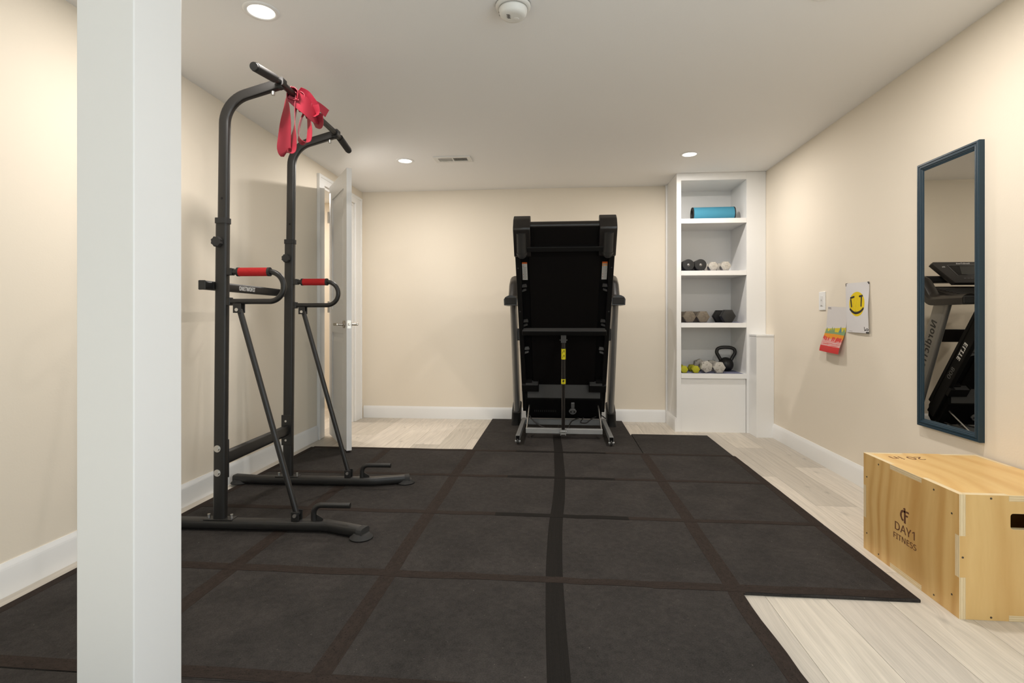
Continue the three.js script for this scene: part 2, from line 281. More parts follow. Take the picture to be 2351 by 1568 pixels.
{
  const m = thing('rubber_gym_flooring', 'dark rubber floor mats taped together in the middle of the room', 'gym mats', [0, 0, -1.9]);
  const zO = 1.9, xs = [-1.808, -1.222, -0.622, -0.004, 0.606, 1.203], zs = [-1.300, -1.905, -2.528, -3.138, -3.745];
  let k = 0; const r = rng(9), geoOf = {};
  const matPiece = (x0, x1, z0, z1) => {
    const w = x1 - x0 - 0.002, d = z1 - z0 - 0.002, key = `${w.toFixed(3)}_${d.toFixed(3)}`;
    const g = geoOf[key] ??= (() => { const q = new RoundedBoxGeometry(w, MATY, d, 1, 0.003); return metreUV(q, 1 / 0.62); })();
    const p = mesh('mat', g, matMats[k++ % matMats.length], m); p.position.set((x0 + x1) / 2, MATY / 2, (z0 + z1) / 2 + zO);
    if (r() < 0.5) { p.rotation.y = Math.PI; }
  };
  for (let j = 0; j < 4; j++) for (let i = 0; i < 5; i++) if (!(j === 0 && i === 4)) matPiece(xs[i], xs[i + 1], zs[j + 1], j === 1 && i === 4 ? -1.880 : zs[j]);
  matPiece(xs[2], xs[3], -4.36, zs[4]); matPiece(xs[3], 0.585, -4.36, zs[4]); matPiece(xs[2], xs[3], -4.955, -4.36); matPiece(xs[3], 0.578, -4.955, -4.36);
  matPiece(0.587, 1.19, -4.395, zs[4]);
  // the row under the camera, one mat of it cut out round the post
  matPiece(xs[0], xs[1], zs[0], -0.70); matPiece(xs[2], xs[3], zs[0], -0.70); matPiece(xs[3], xs[4], zs[0], -0.70);
  { const s = new THREE.Shape([V2(xs[1] + 0.001, 0.701), V2(xs[2] - 0.001, 0.701), V2(xs[2] - 0.001, 1.299), V2(xs[1] + 0.001, 1.299)]); s.holes.push(new THREE.Path([V2(-1.078, 1.09), V2(-1.078, 1.25), V2(-0.930, 1.25), V2(-0.930, 1.09)]));
    const g = new THREE.ExtrudeGeometry(s, { depth: MATY, bevelEnabled: false }).rotateX(-Math.PI / 2); mesh('mat', metreUV(g, 1 / 0.62), matMats[1], m).position.set(0, 0, zO); }
  const strip = (x0, z0, x1, z1, w, mat = tapeMat, skew = 0) => {   // a strip of cloth tape lying on the mats
    const dx = x1 - x0, dz = z1 - z0, L = Math.hypot(dx, dz), g = new THREE.BoxGeometry(w, 0.0005, L, 1, 1, Math.max(2, Math.round(L * 12))), p = g.attributes.position, uv = g.attributes.uv, wob = noise2(Math.round(L * 1000 + x0 * 77), 9, 3);
    for (let i = 0; i < p.count; i++) { const f = p.getZ(i) / L + 0.5; p.setX(i, p.getX(i) + (wob(f * 0.9, 0.2) - 0.5) * 0.010 + skew * Math.sin(f * 7) * 0.012); }
    for (let i = 0; i < uv.count; i++) uv.setY(i, uv.getY(i) * L);
    const s = mesh('tape_strip', g, mat, m); s.position.set((x0 + x1) / 2, MATY + (Math.abs(dx) > Math.abs(dz) ? 0.0008 : 0.0003), (z0 + z1) / 2 + zO); s.rotation.y = Math.atan2(dx, dz);
  };
  const W = 0.058;
  strip(xs[1], -1.302, xs[1], -2.9, W); strip(xs[1], -2.9, xs[1], zs[4] + 0.01, W * 0.8);
  strip(xs[2] - 0.003, -1.302, xs[2] + 0.004, zs[4] + 0.005, W);
  strip(xs[3] + 0.004, -1.302, -0.012, -4.30, 0.062, tapeDark, 1);
  strip(xs[4] + 0.012, -1.302, xs[4] - 0.006, -1.87, 0.05); strip(xs[4], -1.87, xs[4] - 0.02, zs[4], W);
  for (const j of [1, 2, 3, 4]) {
    const z = zs[j];
    strip(xs[0] + 0.02, z + 0.003, xs[3] - 0.3, z - 0.004, j === 1 ? 0.05 : 0.042);
    strip(xs[3] - 0.3, z - 0.004, xs[3] + 0.33, z, 0.042, j === 1 ? tapeMat : tapeDark);
    strip(xs[3] + 0.33, z, j === 1 ? xs[5] - 0.006 : xs[5] - 0.02, j === 1 ? -1.9085 : z, j === 1 ? 0.05 : 0.036);
  }
  strip(xs[5] - 0.028, -1.888, xs[5] - 0.028, zs[4], 0.044);
  strip(xs[0] + 0.02, -1.302, xs[0] + 0.02, zs[4], 0.036);
  strip(xs[0] + 0.03, -1.325, xs[4], -1.325, 0.045);
}

// ---------------------------------------------------------------- ceiling fittings
const lensGlow = new THREE.MeshStandardMaterial({ color: 0xffffff, roughness: 0.6, emissive: new THREE.Color(1.0, 0.93, 0.82), emissiveIntensity: 4 });
function potLight(x, z, label) {
  const t = thing('ceiling_light', label, 'light', [x, YC, z]);
  mesh('trim_ring', lathe([[0.050, 0.0], [0.0505, -0.004], [0.056, -0.0055], [0.066, -0.004], [0.069, 0.0]], 48), trimPaint, t);
  mesh('lens', lathe([[0, -0.0030], [0.047, -0.0030], [0.0502, -0.0022], [0.0502, 0]], 40), lensGlow, t);
  const l = new THREE.RectAreaLight(LAMP, LAMP_I, 0.088, 0.088); l.position.set(0, -0.008, 0); l.rotation.x = -Math.PI / 2; t.add(l); l.name = 'lamp_light';
}
potLight(-1.178, -2.015, 'round recessed ceiling light above the pull-up tower');
potLight(-1.183, -4.014, 'round recessed ceiling light between the open door and the ceiling vent');
potLight(0.966, -4.040, 'round recessed ceiling light in front of the white shelves');
potLight(1.000, -2.070, 'round recessed ceiling light beside the mirror wall');
{ // hall light
  const t = thing('hall_ceiling_light', 'round ceiling light of the hall beyond the door', 'light', [XL - 0.85, YC, -4.7]);
  mesh('trim_ring', lathe([[0.050, 0.0], [0.0505, -0.004], [0.056, -0.0055], [0.069, 0.0]], 32), trimPaint, t);
  mesh('lens', lathe([[0, -0.0030], [0.047, -0.0030], [0.0502, 0]], 24), lensGlow, t);
  const l = new THREE.RectAreaLight(LAMP, LAMP_I, 0.088, 0.088); l.position.set(0, -0.008, 0); l.rotation.x = -Math.PI / 2; t.add(l); l.name = 'lamp_light';
}
{ // smoke alarm
  const t = thing('smoke_alarm', 'round white smoke alarm on the ceiling', 'smoke alarm', [-0.178, YC, -2.065]);
  const w = M(new THREE.Color(0.80, 0.79, 0.75), 0.45);
  mesh('base_plate', lathe([[0, -0.014], [0.058, -0.014], [0.068, -0.010], [0.070, 0], [0, 0]], 48), w, t);
  mesh('cover', lathe([[0, -0.047], [0.030, -0.047], [0.044, -0.045], [0.052, -0.036], [0.0555, -0.022], [0.056, -0.014], [0, -0.014]], 48), w, t);
  const dark = M(new THREE.Color(0.10, 0.09, 0.08), 0.6);
  mesh('button', lathe([[0, -0.0485], [0.010, -0.0485], [0.012, -0.0465], [0.012, -0.04]], 20), w, t).position.set(0.012, 0, -0.012);
  for (let k = 0; k < 6; k++) { const s = mesh('vent_slot', bx(-0.006, 0.006, -0.0482, -0.0470, -0.001, 0.001), dark, t); s.position.set(-0.018 + 0.003 * (k % 2), 0, 0.022 - k * 0.005); s.rotation.y = 0.2; }
  for (let k = 0; k < 4; k++) { const a = 3.4 + k * 0.16; const s = mesh('vent_slot', bx(-0.010, 0.010, -0.028, -0.024, -0.001, 0.002), dark, t); s.position.set(Math.cos(a) * 0.0548, 0.006 - 0.007 * (k % 2), -Math.sin(a) * 0.0548 * -1); s.rotation.y = -a + Math.PI / 2; }
}
{ // air register
  const t = thing('ceiling_vent', 'white louvred air vent on the ceiling', 'vent', [-0.803, YC, -3.998]);
  const w = 0.285, d = 0.14, wm = M(new THREE.Color(0.78, 0.77, 0.74), 0.45);
  mesh('vent_frame', [bx(-w / 2, w / 2, -0.008, 0, -d / 2, -d / 2 + 0.032, 0.003), bx(-w / 2, w / 2, -0.008, 0, d / 2 - 0.032, d / 2, 0.003), bx(-w / 2, -w / 2 + 0.032, -0.008, 0, -d / 2 + 0.03, d / 2 - 0.03), bx(w / 2 - 0.032, w / 2, -0.008, 0, -d / 2 + 0.03, d / 2 - 0.03), bx(-0.004, 0.004, -0.008, 0, -d / 2 + 0.03, d / 2 - 0.03)], wm, t);
  mesh('duct', bx(-w / 2 + 0.032, w / 2 - 0.032, -0.0012, -0.0002, -d / 2 + 0.032, d / 2 - 0.032), M(new THREE.Color(0.08, 0.07, 0.06), 0.8), t);
  const lv = bx(-0.0008, 0.0008, -0.004, 0.004, -d / 2 + 0.032, d / 2 - 0.032);
  for (const s of [-1, 1]) for (let k = 0; k < 10; k++) { const q = mesh('louvre', lv, wm, t); q.position.set(s * (0.012 + k * 0.0102), -0.0046, 0); q.rotation.z = s * 0.6; }
}

// ---------------------------------------------------------------- built-in shelves
const SX0 = 0.985, SX1 = XR - 0.001, SZ = -4.56, OX0 = 1.022, OX1 = 1.552;
const shelfTops = [1.788, 1.352, 0.916, 0.491];
{
  const t = thing('built_in_bookcase', 'tall white built-in bookcase with four shelves', 'bookcase', [SX0, 0, SZ]);
  const X = (x) => x - SX0, Zd = ZF - SZ + 0.001;
  mesh('side_panel', bx(0, X(OX0) - 0.001, 0, YC - 0.001, Zd, -0.019), trimPaint, t);
  mesh('side_panel', bx(X(OX1), X(OX1) + 0.02, 0, YC - 0.001, Zd, -0.019), trimPaint, t);
  mesh('back_panel', bx(X(OX0), X(OX1), 0.03, 2.108, Zd, Zd + 0.012), trimPaint, t);
  mesh('top_panel', bx(X(OX0), X(OX1), 2.108, 2.128, Zd, -0.019), trimPaint, t);
  mesh('face_stile', bx(0, X(OX0), 0, YC - 0.001, -0.019, 0, 0.0012), trimPaint, t);
  mesh('face_stile', bx(X(OX1), X(SX1), 0, YC - 0.001, -0.019, 0, 0.0012), trimPaint, t);
  mesh('face_rail', bx(X(OX0), X(OX1), 2.108, YC - 0.001, -0.019, 0, 0.0012), trimPaint, t);
  shelfTops.forEach((y, i) => mesh('shelf', bx(X(OX0) + (i === 3 ? 0.0 : 0.0005), X(OX1) - 0.0005, y - 0.040, y, Zd + 0.012, i === 3 ? 0.004 : 0.0, 0.0012), trimPaint, t));
  mesh('base_panel', bx(X(OX0) + 0.0005, X(OX1) - 0.003, 0.0, 0.450, -0.03, -0.012), trimPaint, t);
  mesh('corner_trim', bx(-0.013, 0, 0, YC - 0.001, Zd, Zd + 0.035, 0.002), trimPaint, t);
  const bb = prism(bbProfile, 0.37); bb.rotateY(Math.PI); mesh('skirting', toCreasedNormals(bb, 0.3), trimPaint, t).position.set(0, 0, -0.188);
}
{ // boxed-in ledge in the corner
  const t = structure(new THREE.Group(), 'low white boxed-in ledge between the bookcase and the wall', 'ledge'); t.name = 'trim_2'; scene.add(t); t.position.set(1.572, 0, -4.395);
  mesh('ledge_box', bx(0, XR - 1.572 - 0.001, 0, 0.806, SZ + 4.395 + 0.0005, 0, 0.001), trimPaint, t);
  mesh('ledge_cap', bx(-0.002, XR - 1.572 - 0.001, 0.807, 0.823, SZ + 4.395 + 0.0005, 0.003, 0.0015), trimPaint, t);
}

// ---------------------------------------------------------------- things on the shelves
const camRayX = (u, z) => { const a = Math.atan((u - 1175.5) / FPX) - Math.atan(107.5 / FPX); return -z * Math.tan(a); };   // where a picture column meets a depth plane
const hexOut = (ff, roll = 0) => Array.from({ length: 6 }, (_, k) => { const a = k * Math.PI / 3 + roll, R = ff / Math.sqrt(3); return [R * Math.cos(a), R * Math.sin(a)]; });
function hexDumbbell(label, group, ff, length, mat, handleMat, x, y, zFront, roll = 0, turn = 0, name = 'hex_dumbbell') {
  const headL = Math.max(0.05, ff * 0.62), t = thing(name, label, 'dumbbell', [0, 0, 0], turn, group);
  const hg = toCreasedNormals(prism(hexOut(ff, roll), headL, ff * 0.09, 2), 0.4);
  let low = 0; for (const [, b] of hexOut(ff, roll)) low = Math.min(low, b);
  for (const s of [1, -1]) { const h = mesh('head', hg, mat, t); h.position.set(0, -low, s * (length - headL) / 2); h.rotation.z = s > 0 ? 0 : 0; }
  const hr = 0.0145, hl = length - 2 * headL;
  const g = lathe([[0, -hl / 2 - 0.01], [hr * 0.82, -hl / 2 - 0.01], [hr * 0.82, -hl / 2], [hr, -hl / 4], [hr * 1.12, 0], [hr, hl / 4], [hr * 0.82, hl / 2], [hr * 0.82, hl / 2 + 0.01], [0, hl / 2 + 0.01]], 18).rotateX(Math.PI / 2);
  mesh('handle', g, handleMat, t).position.y = -low;
  t.position.set(x, y, zFront - length / 2); return t;
}
const ironGrey = (seed, base, chip) => { const a = noise2(seed, 7, 7), b = noise2(seed + 1, 40, 40); return tex(256, 256, (u, v) => { const k = a(u, v) * 0.6 + b(u, v) * 0.4, c = k > 0.70 ? chip : base, l = 0.9 + 0.2 * b(v, u); return c.map(q => q * l); }, true, [9, 9]); };
const chippedWhite = M(0xffffff, 0.55, 0.1, { map: ironGrey(401, [182, 178, 170], [136, 130, 122]) });
const brownGrey = M(0xffffff, 0.5, 0.25, { map: ironGrey(411, [118, 108, 94], [104, 95, 83]) });
const paleIron = M(0xffffff, 0.5, 0.1, { map: ironGrey(421, [192, 186, 176], [168, 161, 150]) });
const lime = M(new THREE.Color(0.40, 0.385, 0.010), 0.62);
const blackRubber = M(new THREE.Color(0.014, 0.0135, 0.013), 0.6);
const greySteel = M(new THREE.Color(0.30, 0.29, 0.28), 0.4, 0.9);
const LIN = 0.0026;
{
  // foam roller
  const t = thing('foam_roller', 'teal foam roller with black ends lying on the top shelf', 'foam roller', [camRayX(1636.5, -4.70), shelfTops[0] + 0.0008, -4.70], -0.03);
  const r = 0.060, L = 0.340, nz = noise2(70, 90, 90), b = tex(256, 256, (u, v) => { const k = 128 + 90 * (nz(u, v) - 0.5); return [k, k, k]; }, false, [3, 3]);
  mesh('foam_sleeve', lathe([[r - 0.010, -L / 2], [r - 0.004, -L / 2 - 0.001], [r, -L / 2 + 0.006], [r, L / 2 - 0.006], [r - 0.004, L / 2 + 0.001], [r - 0.010, L / 2]], 48).rotateZ(Math.PI / 2), M(new THREE.Color(0.055, 0.27, 0.40), 0.75, 0, { bumpMap: b, bumpScale: 0.0008 }), t).position.y = r;
  mesh('core_tube', lathe([[r - 0.022, -L / 2 + 0.004], [r - 0.022, -L / 2 - 0.004], [r - 0.009, -L / 2 - 0.004], [r - 0.009, L / 2 + 0.004], [r - 0.022, L / 2 + 0.004], [r - 0.022, -L / 2 + 0.004]], 40).rotateZ(Math.PI / 2), blackRubber, t).position.y = r;
  for (const s of [-1, 1]) mesh('end_rim', lathe([[r - 0.010, -0.005], [r - 0.001, -0.005], [r + 0.0006, -0.001], [r + 0.0006, 0.004], [r - 0.010, 0.004]], 48).rotateZ(s * Math.PI / 2), blackRubber, t).position.set(s * (L / 2 + 0.001), r, 0);
  for (const s of [-1, 1]) mesh('end_disc', lathe([[0, -0.003], [r - 0.021, -0.003], [r - 0.021, 0.003], [0, 0.003]], 32).rotateZ(Math.PI / 2), blackRubber, t).position.set(s * (L / 2 - 0.01), r, 0);
}
for (const [u, lab] of [[1580.5, 'round black dumbbell on the second shelf against the shelf side'], [1608.5, 'round black dumbbell on the second shelf beside the pale hexagonal ones']]) {
  const R = 0.049, L = 0.25, hl = 0.075, t = thing('round_dumbbell', lab, 'dumbbell', [camRayX(u, -4.60), shelfTops[1] + LIN, -4.595 - L / 2], 0, 'round black dumbbells');
  const hg = lathe([[0, -hl / 2], [R - 0.005, -hl / 2], [R - 0.001, -hl / 2 + 0.002], [R, -hl / 2 + 0.006], [R, hl / 2 - 0.006], [R - 0.001, hl / 2 - 0.002], [R - 0.005, hl / 2], [0, hl / 2]], 40).rotateX(Math.PI / 2);
  for (const s of [1, -1]) { const h = mesh('head', hg, blackRubber, t); h.position.set(0, R, s * (L - hl) / 2); mesh('end_bolt', lathe([[0, 0.004], [0.006, 0.004], [0.007, 0.001], [0.010, 0.002], [0.0115, 0.001], [0.0115, -0.002]], 24).rotateX(s * Math.PI / 2), greySteel, h).position.z = s * hl / 2; }
  mesh('handle', rod(V3(0, R, -L / 2 + hl - 0.005), V3(0, R, L / 2 - hl + 0.005), 0.014), greySteel, t);
}
hexDumbbell('pale grey hexagonal dumbbell on the second shelf beside the black round ones', 'pale hex dumbbells', 0.0735, 0.20, paleIron, greySteel, camRayX(1637.5, -4.61), shelfTops[1] + LIN, -4.605);
hexDumbbell('pale grey hexagonal dumbbell on the second shelf, the one farther from the black round ones', 'pale hex dumbbells', 0.0755, 0.20, paleIron, greySteel, camRayX(1666.5, -4.60), shelfTops[1] + LIN, -4.595);
hexDumbbell('brown-grey hexagonal dumbbell on the third shelf against the shelf side', 'brown-grey hex dumbbells', 0.094, 0.27, brownGrey, greySteel, camRayX(1583.5, -4.59), shelfTops[2] + LIN, -4.59);
hexDumbbell('brown-grey hexagonal dumbbell on the third shelf on the side of the black dumbbell', 'brown-grey hex dumbbells', 0.094, 0.27, brownGrey, greySteel, camRayX(1614.8, -4.59), shelfTops[2] + LIN, -4.588);
hexDumbbell('black rubber hexagonal dumbbell standing alone on the third shelf', undefined, 0.106, 0.29, blackRubber, greySteel, camRayX(1673, -4.59), shelfTops[2] + LIN, -4.588);
hexDumbbell('small lime green dumbbell on the lowest shelf against the shelf side', 'lime green dumbbells', 0.056, 0.185, lime, lime, camRayX(1571.5, -4.59), shelfTops[3] + LIN, -4.587, 0, 0, 'lime_dumbbell');
hexDumbbell('small lime green dumbbell on the lowest shelf beside the chipped white ones', 'lime green dumbbells', 0.057, 0.185, lime, lime, camRayX(1598.2, -4.59), shelfTops[3] + LIN, -4.587, 0, 0, 'lime_dumbbell');
hexDumbbell('chipped white hexagonal dumbbell rolled onto an edge on the lowest shelf', 'chipped white hex dumbbells', 0.089, 0.26, chippedWhite, greySteel, camRayX(1621.5, -4.60), shelfTops[3] + LIN, -4.592, 0.36, 0.03);
hexDumbbell('chipped white hexagonal dumbbell lying flat in front of the kettlebell', 'chipped white hex dumbbells', 0.090, 0.26, chippedWhite, greySteel, camRayX(1651.8, -4.59), shelfTops[3] + LIN, -4.586, 0, 0.0);
{
  const t = thing('kettlebell', 'black iron kettlebell on the lowest shelf', 'kettlebell', [camRayX(1665.5, -4.79) + 0.006, shelfTops[3] + LIN, -4.80], -0.12);
  const R = 0.064, pr = []; for (let k = 0; k <= 24; k++) { const a = -1.05 + k / 24 * (Math.PI / 2 + 1.05); pr.push([R * Math.cos(a), 0.0555 + R * Math.sin(a)]); } pr.unshift([0, 0]); pr[1] = [0.034, 0]; pr[pr.length - 1] = [0, 0.0555 + R];
  const body = M(new THREE.Color(0.012, 0.0115, 0.011), 0.4);
  mesh('bell', lathe(pr, 40), body, t);
  const c = new THREE.CatmullRomCurve3([V3(-0.038, 0.085, 0), V3(-0.058, 0.125, 0), V3(-0.075, 0.160, 0), V3(-0.068, 0.190, 0), V3(-0.040, 0.203, 0), V3(0, 0.206, 0), V3(0.040, 0.203, 0), V3(0.068, 0.190, 0), V3(0.075, 0.160, 0), V3(0.058, 0.125, 0), V3(0.038, 0.085, 0)]);
  mesh('handle', new THREE.TubeGeometry(c, 48, 0.0150, 14), body, t);
}
{ // cloth liners under the weights
  const cloth = M(new THREE.Color(0.17, 0.18, 0.27), 0.9);
  const liner = (i, x0, x1, label, seed, lift) => {
    const w = x1 - x0, d = 0.345, nx = 26, nz = 18, n = noise2(seed, 9, 9), g = new THREE.PlaneGeometry(w, d, nx, nz).rotateX(-Math.PI / 2), p = g.attributes.position;
    for (let k = 0; k < p.count; k++) { const u = p.getX(k) / w + 0.5, v = p.getZ(k) / d + 0.5; const e = smooth(0.80, 1, u); p.setY(k, 0.0007 + 0.0011 * n(u, v) + lift * e * (0.4 + 0.6 * Math.sin(v * 5 + seed)) * (n(v, u) + 0.3)); p.setZ(k, p.getZ(k) + (v > 0.99 ? 0.006 * (n(u, 0.3) - 0.5) : 0)); }
    const lo = g.clone(); g.computeVertexNormals(); const t = mesh('shelf_liner', g, new THREE.MeshStandardMaterial({ ...{ color: cloth.color, roughness: 0.9, side: THREE.DoubleSide } }));
    t.position.set((x0 + x1) / 2, shelfTops[i], -4.565 - d / 2 - 0.006); tag(t, label, 'cloth', 'blue shelf cloths'); return t;
  };
  liner(1, 1.03, 1.50, 'thin blue-grey cloth under the dumbbells on the second shelf', 5, 0.003);
  liner(2, 1.03, 1.545, 'thin blue-grey cloth under the dumbbells on the third shelf', 6, 0.010);
  liner(3, 1.03, 1.535, 'thin blue-grey cloth under the kettlebell on the lowest shelf', 7, 0.004);
}

// ---------------------------------------------------------------- pull-up tower
{
  const t = thing('pull_up_tower', 'black steel pull-up and dip tower with red grips beside the wall', 'pull-up tower', [-1.5, MATY + 0.0022, -2.56], 0.038);
  const X = (x) => x + 1.5, Y = (y) => y - MATY, zn = 0.32;
  const post = M(new THREE.Color(0.0115, 0.0107, 0.010), 0.42), red = M(new THREE.Color(0.50, 0.008, 0.010), 0.8, 0, { bumpMap: paintBump, bumpScale: 0.002 });
  const flatZ = V3(0, 0, 1), LEAN = 0.009;
  const lx = (y) => LEAN * y;
  for (const s of [1, -1]) {
    const z = s * zn, px = X(-1.513), P = (x, y, dz = 0) => V3(x + lx(y), Y(y), z + dz);
    // foot
    const footPath = fillet([V3(X(-1.83), Y(0.036), z + s * 0.02), V3(X(-1.70), Y(0.036), z), V3(X(-1.03), Y(0.036), z), V3(X(-0.84), Y(0.034), z + s * 0.065)], 0.12, 6);
    const foot = mesh('foot', sweep(footPath, roundRect(0.052, 0.042, 0.012), V3(0, 1, 0)), post, t);
    for (const [fx, fz] of [[-1.80, 0.016], [-0.855, 0.062]]) mesh('rubber_pad', lathe([[0, 0], [0.050, 0], [0.049, 0.004], [0.036, 0.016], [0.032, 0.022], [0, 0.022]], 28), rubber, foot).position.set(X(fx), 0, z + s * fz);
    mesh('foot_cap', sweep([V3(X(-0.862), Y(0.034), z + s * 0.0585), V3(X(-0.836), Y(0.0338), z + s * 0.067)], roundRect(0.060, 0.045, 0.014), V3(0, 1, 0)), rubber, foot);
    // post, lower and upper
    mesh('lower_post', sweep([P(px, 0.058), P(px, 1.385)], roundRect(0.052, 0.036, 0.009), flatZ), post, t);
    mesh('collar', sweep([P(px, 1.368), P(px, 1.392)], roundRect(0.058, 0.042, 0.010), flatZ), rubber, t);
    const ux = px + 0.003;
    mesh('upper_post', sweep(fillet([P(ux, 1.36), P(ux + 0.002, 1.912), P(X(-1.262), 1.982)], 0.135, 12), roundRect(0.044, 0.030, 0.008), flatZ), post, t);
    mesh('end_plug', sweep([P(X(-1.266), 1.981), P(X(-1.250), 1.9855)], roundRect(0.046, 0.032, 0.008), flatZ), rubber, t);
    mesh('post_foot_plate', bx(px - 0.065, px + 0.065, Y(0.055), Y(0.060), z - 0.024, z + 0.024, 0.002), post, t);
    for (const dx of [-0.052, 0.052]) mesh('bolt', rod(V3(px + dx, Y(0.058), z), V3(px + dx, Y(0.076), z), 0.0065, 8), steel, t);
    // adjusting knob on the side towards the near wall of the room
    const ky = 1.284, kx = px + lx(ky);
    mesh('knob', [prism(Array.from({ length: 16 }, (_, k) => { const a = k / 16 * 2 * Math.PI, r = k % 2 ? 0.024 : 0.0205; return [r * Math.cos(a), r * Math.sin(a)]; }), 0.022, 0.003).translate(kx - 0.008, Y(ky), z + 0.018 + 0.013), rod(V3(kx - 0.008, Y(ky), z - 0.04), V3(kx - 0.008, Y(ky), z + 0.02), 0.008), rod(V3(kx - 0.008, Y(ky), z - 0.034), V3(kx - 0.008, Y(ky), z - 0.018), 0.016, 8)], rubber, t);
    mesh('pin_hole', rod(V3(kx + 0.005, Y(1.478), z + 0.0148), V3(kx + 0.005, Y(1.478), z + 0.0155), 0.0055, 12), M(new THREE.Color(0.002, 0.002, 0.002), 0.9), t);
    // dip handle: a closed D of round tube
    const D = fillet([P(px + 0.02, 1.153), P(X(-1.234), 1.153), P(X(-1.234), 1.022), P(px + 0.02, 1.022)], 0.0645, 12);
    mesh('dip_handle', sweep(D, circle(0.0122, 16), flatZ), post, t);
    mesh('handle_bracket', bx(px + 0.024 + lx(1.1), px + 0.05 + lx(1.1), Y(1.138), Y(1.170), z - 0.014, z + 0.014, 0.003), post, t);
    mesh('handle_bracket', bx(px + 0.022 + lx(1.1), px + 0.042 + lx(1.1), Y(1.004), Y(1.040), z - 0.014, z + 0.014, 0.003), post, t);
    const g0 = X(-1.440), g1 = X(-1.300), gy = 1.153, grip = mesh('foam_grip', rod(V3(g0 + lx(gy), Y(gy), z), V3(g1 + lx(gy), Y(gy), z), 0.0192, 24), red, t); grip.userData.label = 'red foam grip';
    for (const gx of [g0, g1]) mesh('grip_end', rod(V3(gx - 0.005 + lx(gy), Y(gy), z), V3(gx + 0.005 + lx(gy), Y(gy), z), 0.0200, 24), rubber, grip);
    // diagonal brace
    const b0 = P(X(-1.432), 0.983), b1 = V3(X(-1.165), Y(0.082), z);
    mesh('brace', [rod(b0, b1, 0.0125, 16), bx(b0.x - 0.022, b0.x + 0.014, b0.y - 0.012, b0.y + 0.030, z - 0.019, z - 0.014, 0.002), bx(b0.x - 0.022, b0.x + 0.014, b0.y - 0.012, b0.y + 0.030, z + 0.014, z + 0.019, 0.002), bx(b1.x - 0.018, b1.x + 0.018, Y(0.056), b1.y + 0.016, z - 0.020, z - 0.015, 0.003), bx(b1.x - 0.018, b1.x + 0.018, Y(0.056), b1.y + 0.016, z + 0.015, z + 0.020, 0.003)], post, t);
    mesh('bolt', rod(V3(b0.x - 0.002, b0.y + 0.002, z - 0.024), V3(b0.x - 0.002, b0.y + 0.002, z + 0.026), 0.0078, 10), steel, t);
    mesh('bolt', rod(V3(b1.x, b1.y, z - 0.025), V3(b1.x, b1.y, z + 0.027), 0.0078, 10), steel, t);
    // push-up bar on the foot
    mesh('push_up_bar', [sweep(fillet([V3(X(-1.088), Y(0.054), z), V3(X(-1.088), Y(0.124), z), V3(X(-0.925), Y(0.124), z)], 0.046, 9), circle(0.0122, 14), flatZ), prism([[0, 0], [0.036, 0], [0.034, 0.012], [0, 0.032]], 0.004).translate(X(-1.082), Y(0.055), z)], post, t);
    // bolt heads holding the lower cross tube
    for (const y of [0.371, 0.264]) { mesh('washer', rod(V3(px - 0.002, Y(y), z + 0.0175), V3(px - 0.002, Y(y), z + 0.0205), s > 0 ? 0.0155 : 0.0095, 20), steel, t); mesh('bolt', rod(V3(px - 0.002, Y(y), z + 0.019), V3(px - 0.002, Y(y), z + 0.026), s > 0 ? 0.0095 : 0.006, 12), steel, t); }
    mesh('tube_bracket', bx(px - 0.029, px + 0.029, Y(0.235), Y(0.405), z - s * 0.016, z - s * 0.021, 0.002), post, t);
    // bolt through the arm tip
    mesh('bolt', rod(V3(X(-1.290) + lx(1.97), Y(1.935), z), V3(X(-1.290) + lx(1.97), Y(1.952), z), 0.0085, 8), steel, t);
  }
  // lower cross tube, back bar
  mesh('cross_tube', sweep([V3(X(-1.513), Y(0.318), -zn + 0.018), V3(X(-1.513), Y(0.318), zn - 0.018)], roundRect(0.030, 0.062, 0.0145, 5), V3(0, 1, 0)), post, t);
  const bxX = X(-1.566) + lx(1.09), bar = mesh('back_bar', sweep([V3(bxX, Y(1.092), -zn - 0.055), V3(bxX, Y(1.092), zn + 0.060)], roundRect(0.030, 0.040, 0.008), V3(0, 1, 0)), post, t);
  mesh('end_plug', bx(bxX - 0.016, bxX + 0.016, Y(1.071), Y(1.113), zn + 0.058, zn + 0.066, 0.006), rubber, bar);
  for (const s of [1, -1]) mesh('bar_bracket', bx(bxX + 0.014, X(-1.532), Y(1.076), Y(1.108), s * zn - 0.012, s * zn + 0.012), post, bar);
  const lg = lettering('ONETWOFIT', 0.021, sansBold, 0.0006, 0.86).rotateY(Math.PI / 2).translate(bxX + 0.0152, Y(1.092), 0.05);
  const lt = mesh('lettering', lg, M(new THREE.Color(0.75, 0.74, 0.72), 0.5), bar); lt.userData.label = 'white lettering';
  // pull-up bar with drooping ends
  const bX = X(-1.250) + lx(1.98) - 0.006, bY = Y(1.990), bars = fillet([V3(bX, bY - 0.030, zn + 0.205), V3(bX, bY, zn + 0.02), V3(bX, bY, -zn - 0.02), V3(bX, bY - 0.030, -zn - 0.19)], 0.05, 5);
  const pb = mesh('pull_up_bar', sweep(bars, circle(0.0145, 18), V3(1, 0, 0)), post, t);
  for (const s of [1, -1]) { const a = V3(bX, bY - 0.006, s * (zn + 0.058)), e = V3(bX, bY - 0.0315, s * (zn + (s > 0 ? 0.212 : 0.196))); mesh('foam_grip', rod(a, e, 0.0190, 20), rubber, pb); const dir = e.clone().sub(a).normalize(); mesh('grip_cap', rod(e, e.clone().addScaledVector(dir, 0.012), 0.0165, 18), rubber, pb); }
  for (const s of [1, -1]) mesh('bar_clamp', sweep([V3(bX, bY, s * zn - 0.018), V3(bX, bY, s * zn + 0.018)], roundRect(0.040, 0.036, 0.008), V3(0, 1, 0)), post, pb);
}

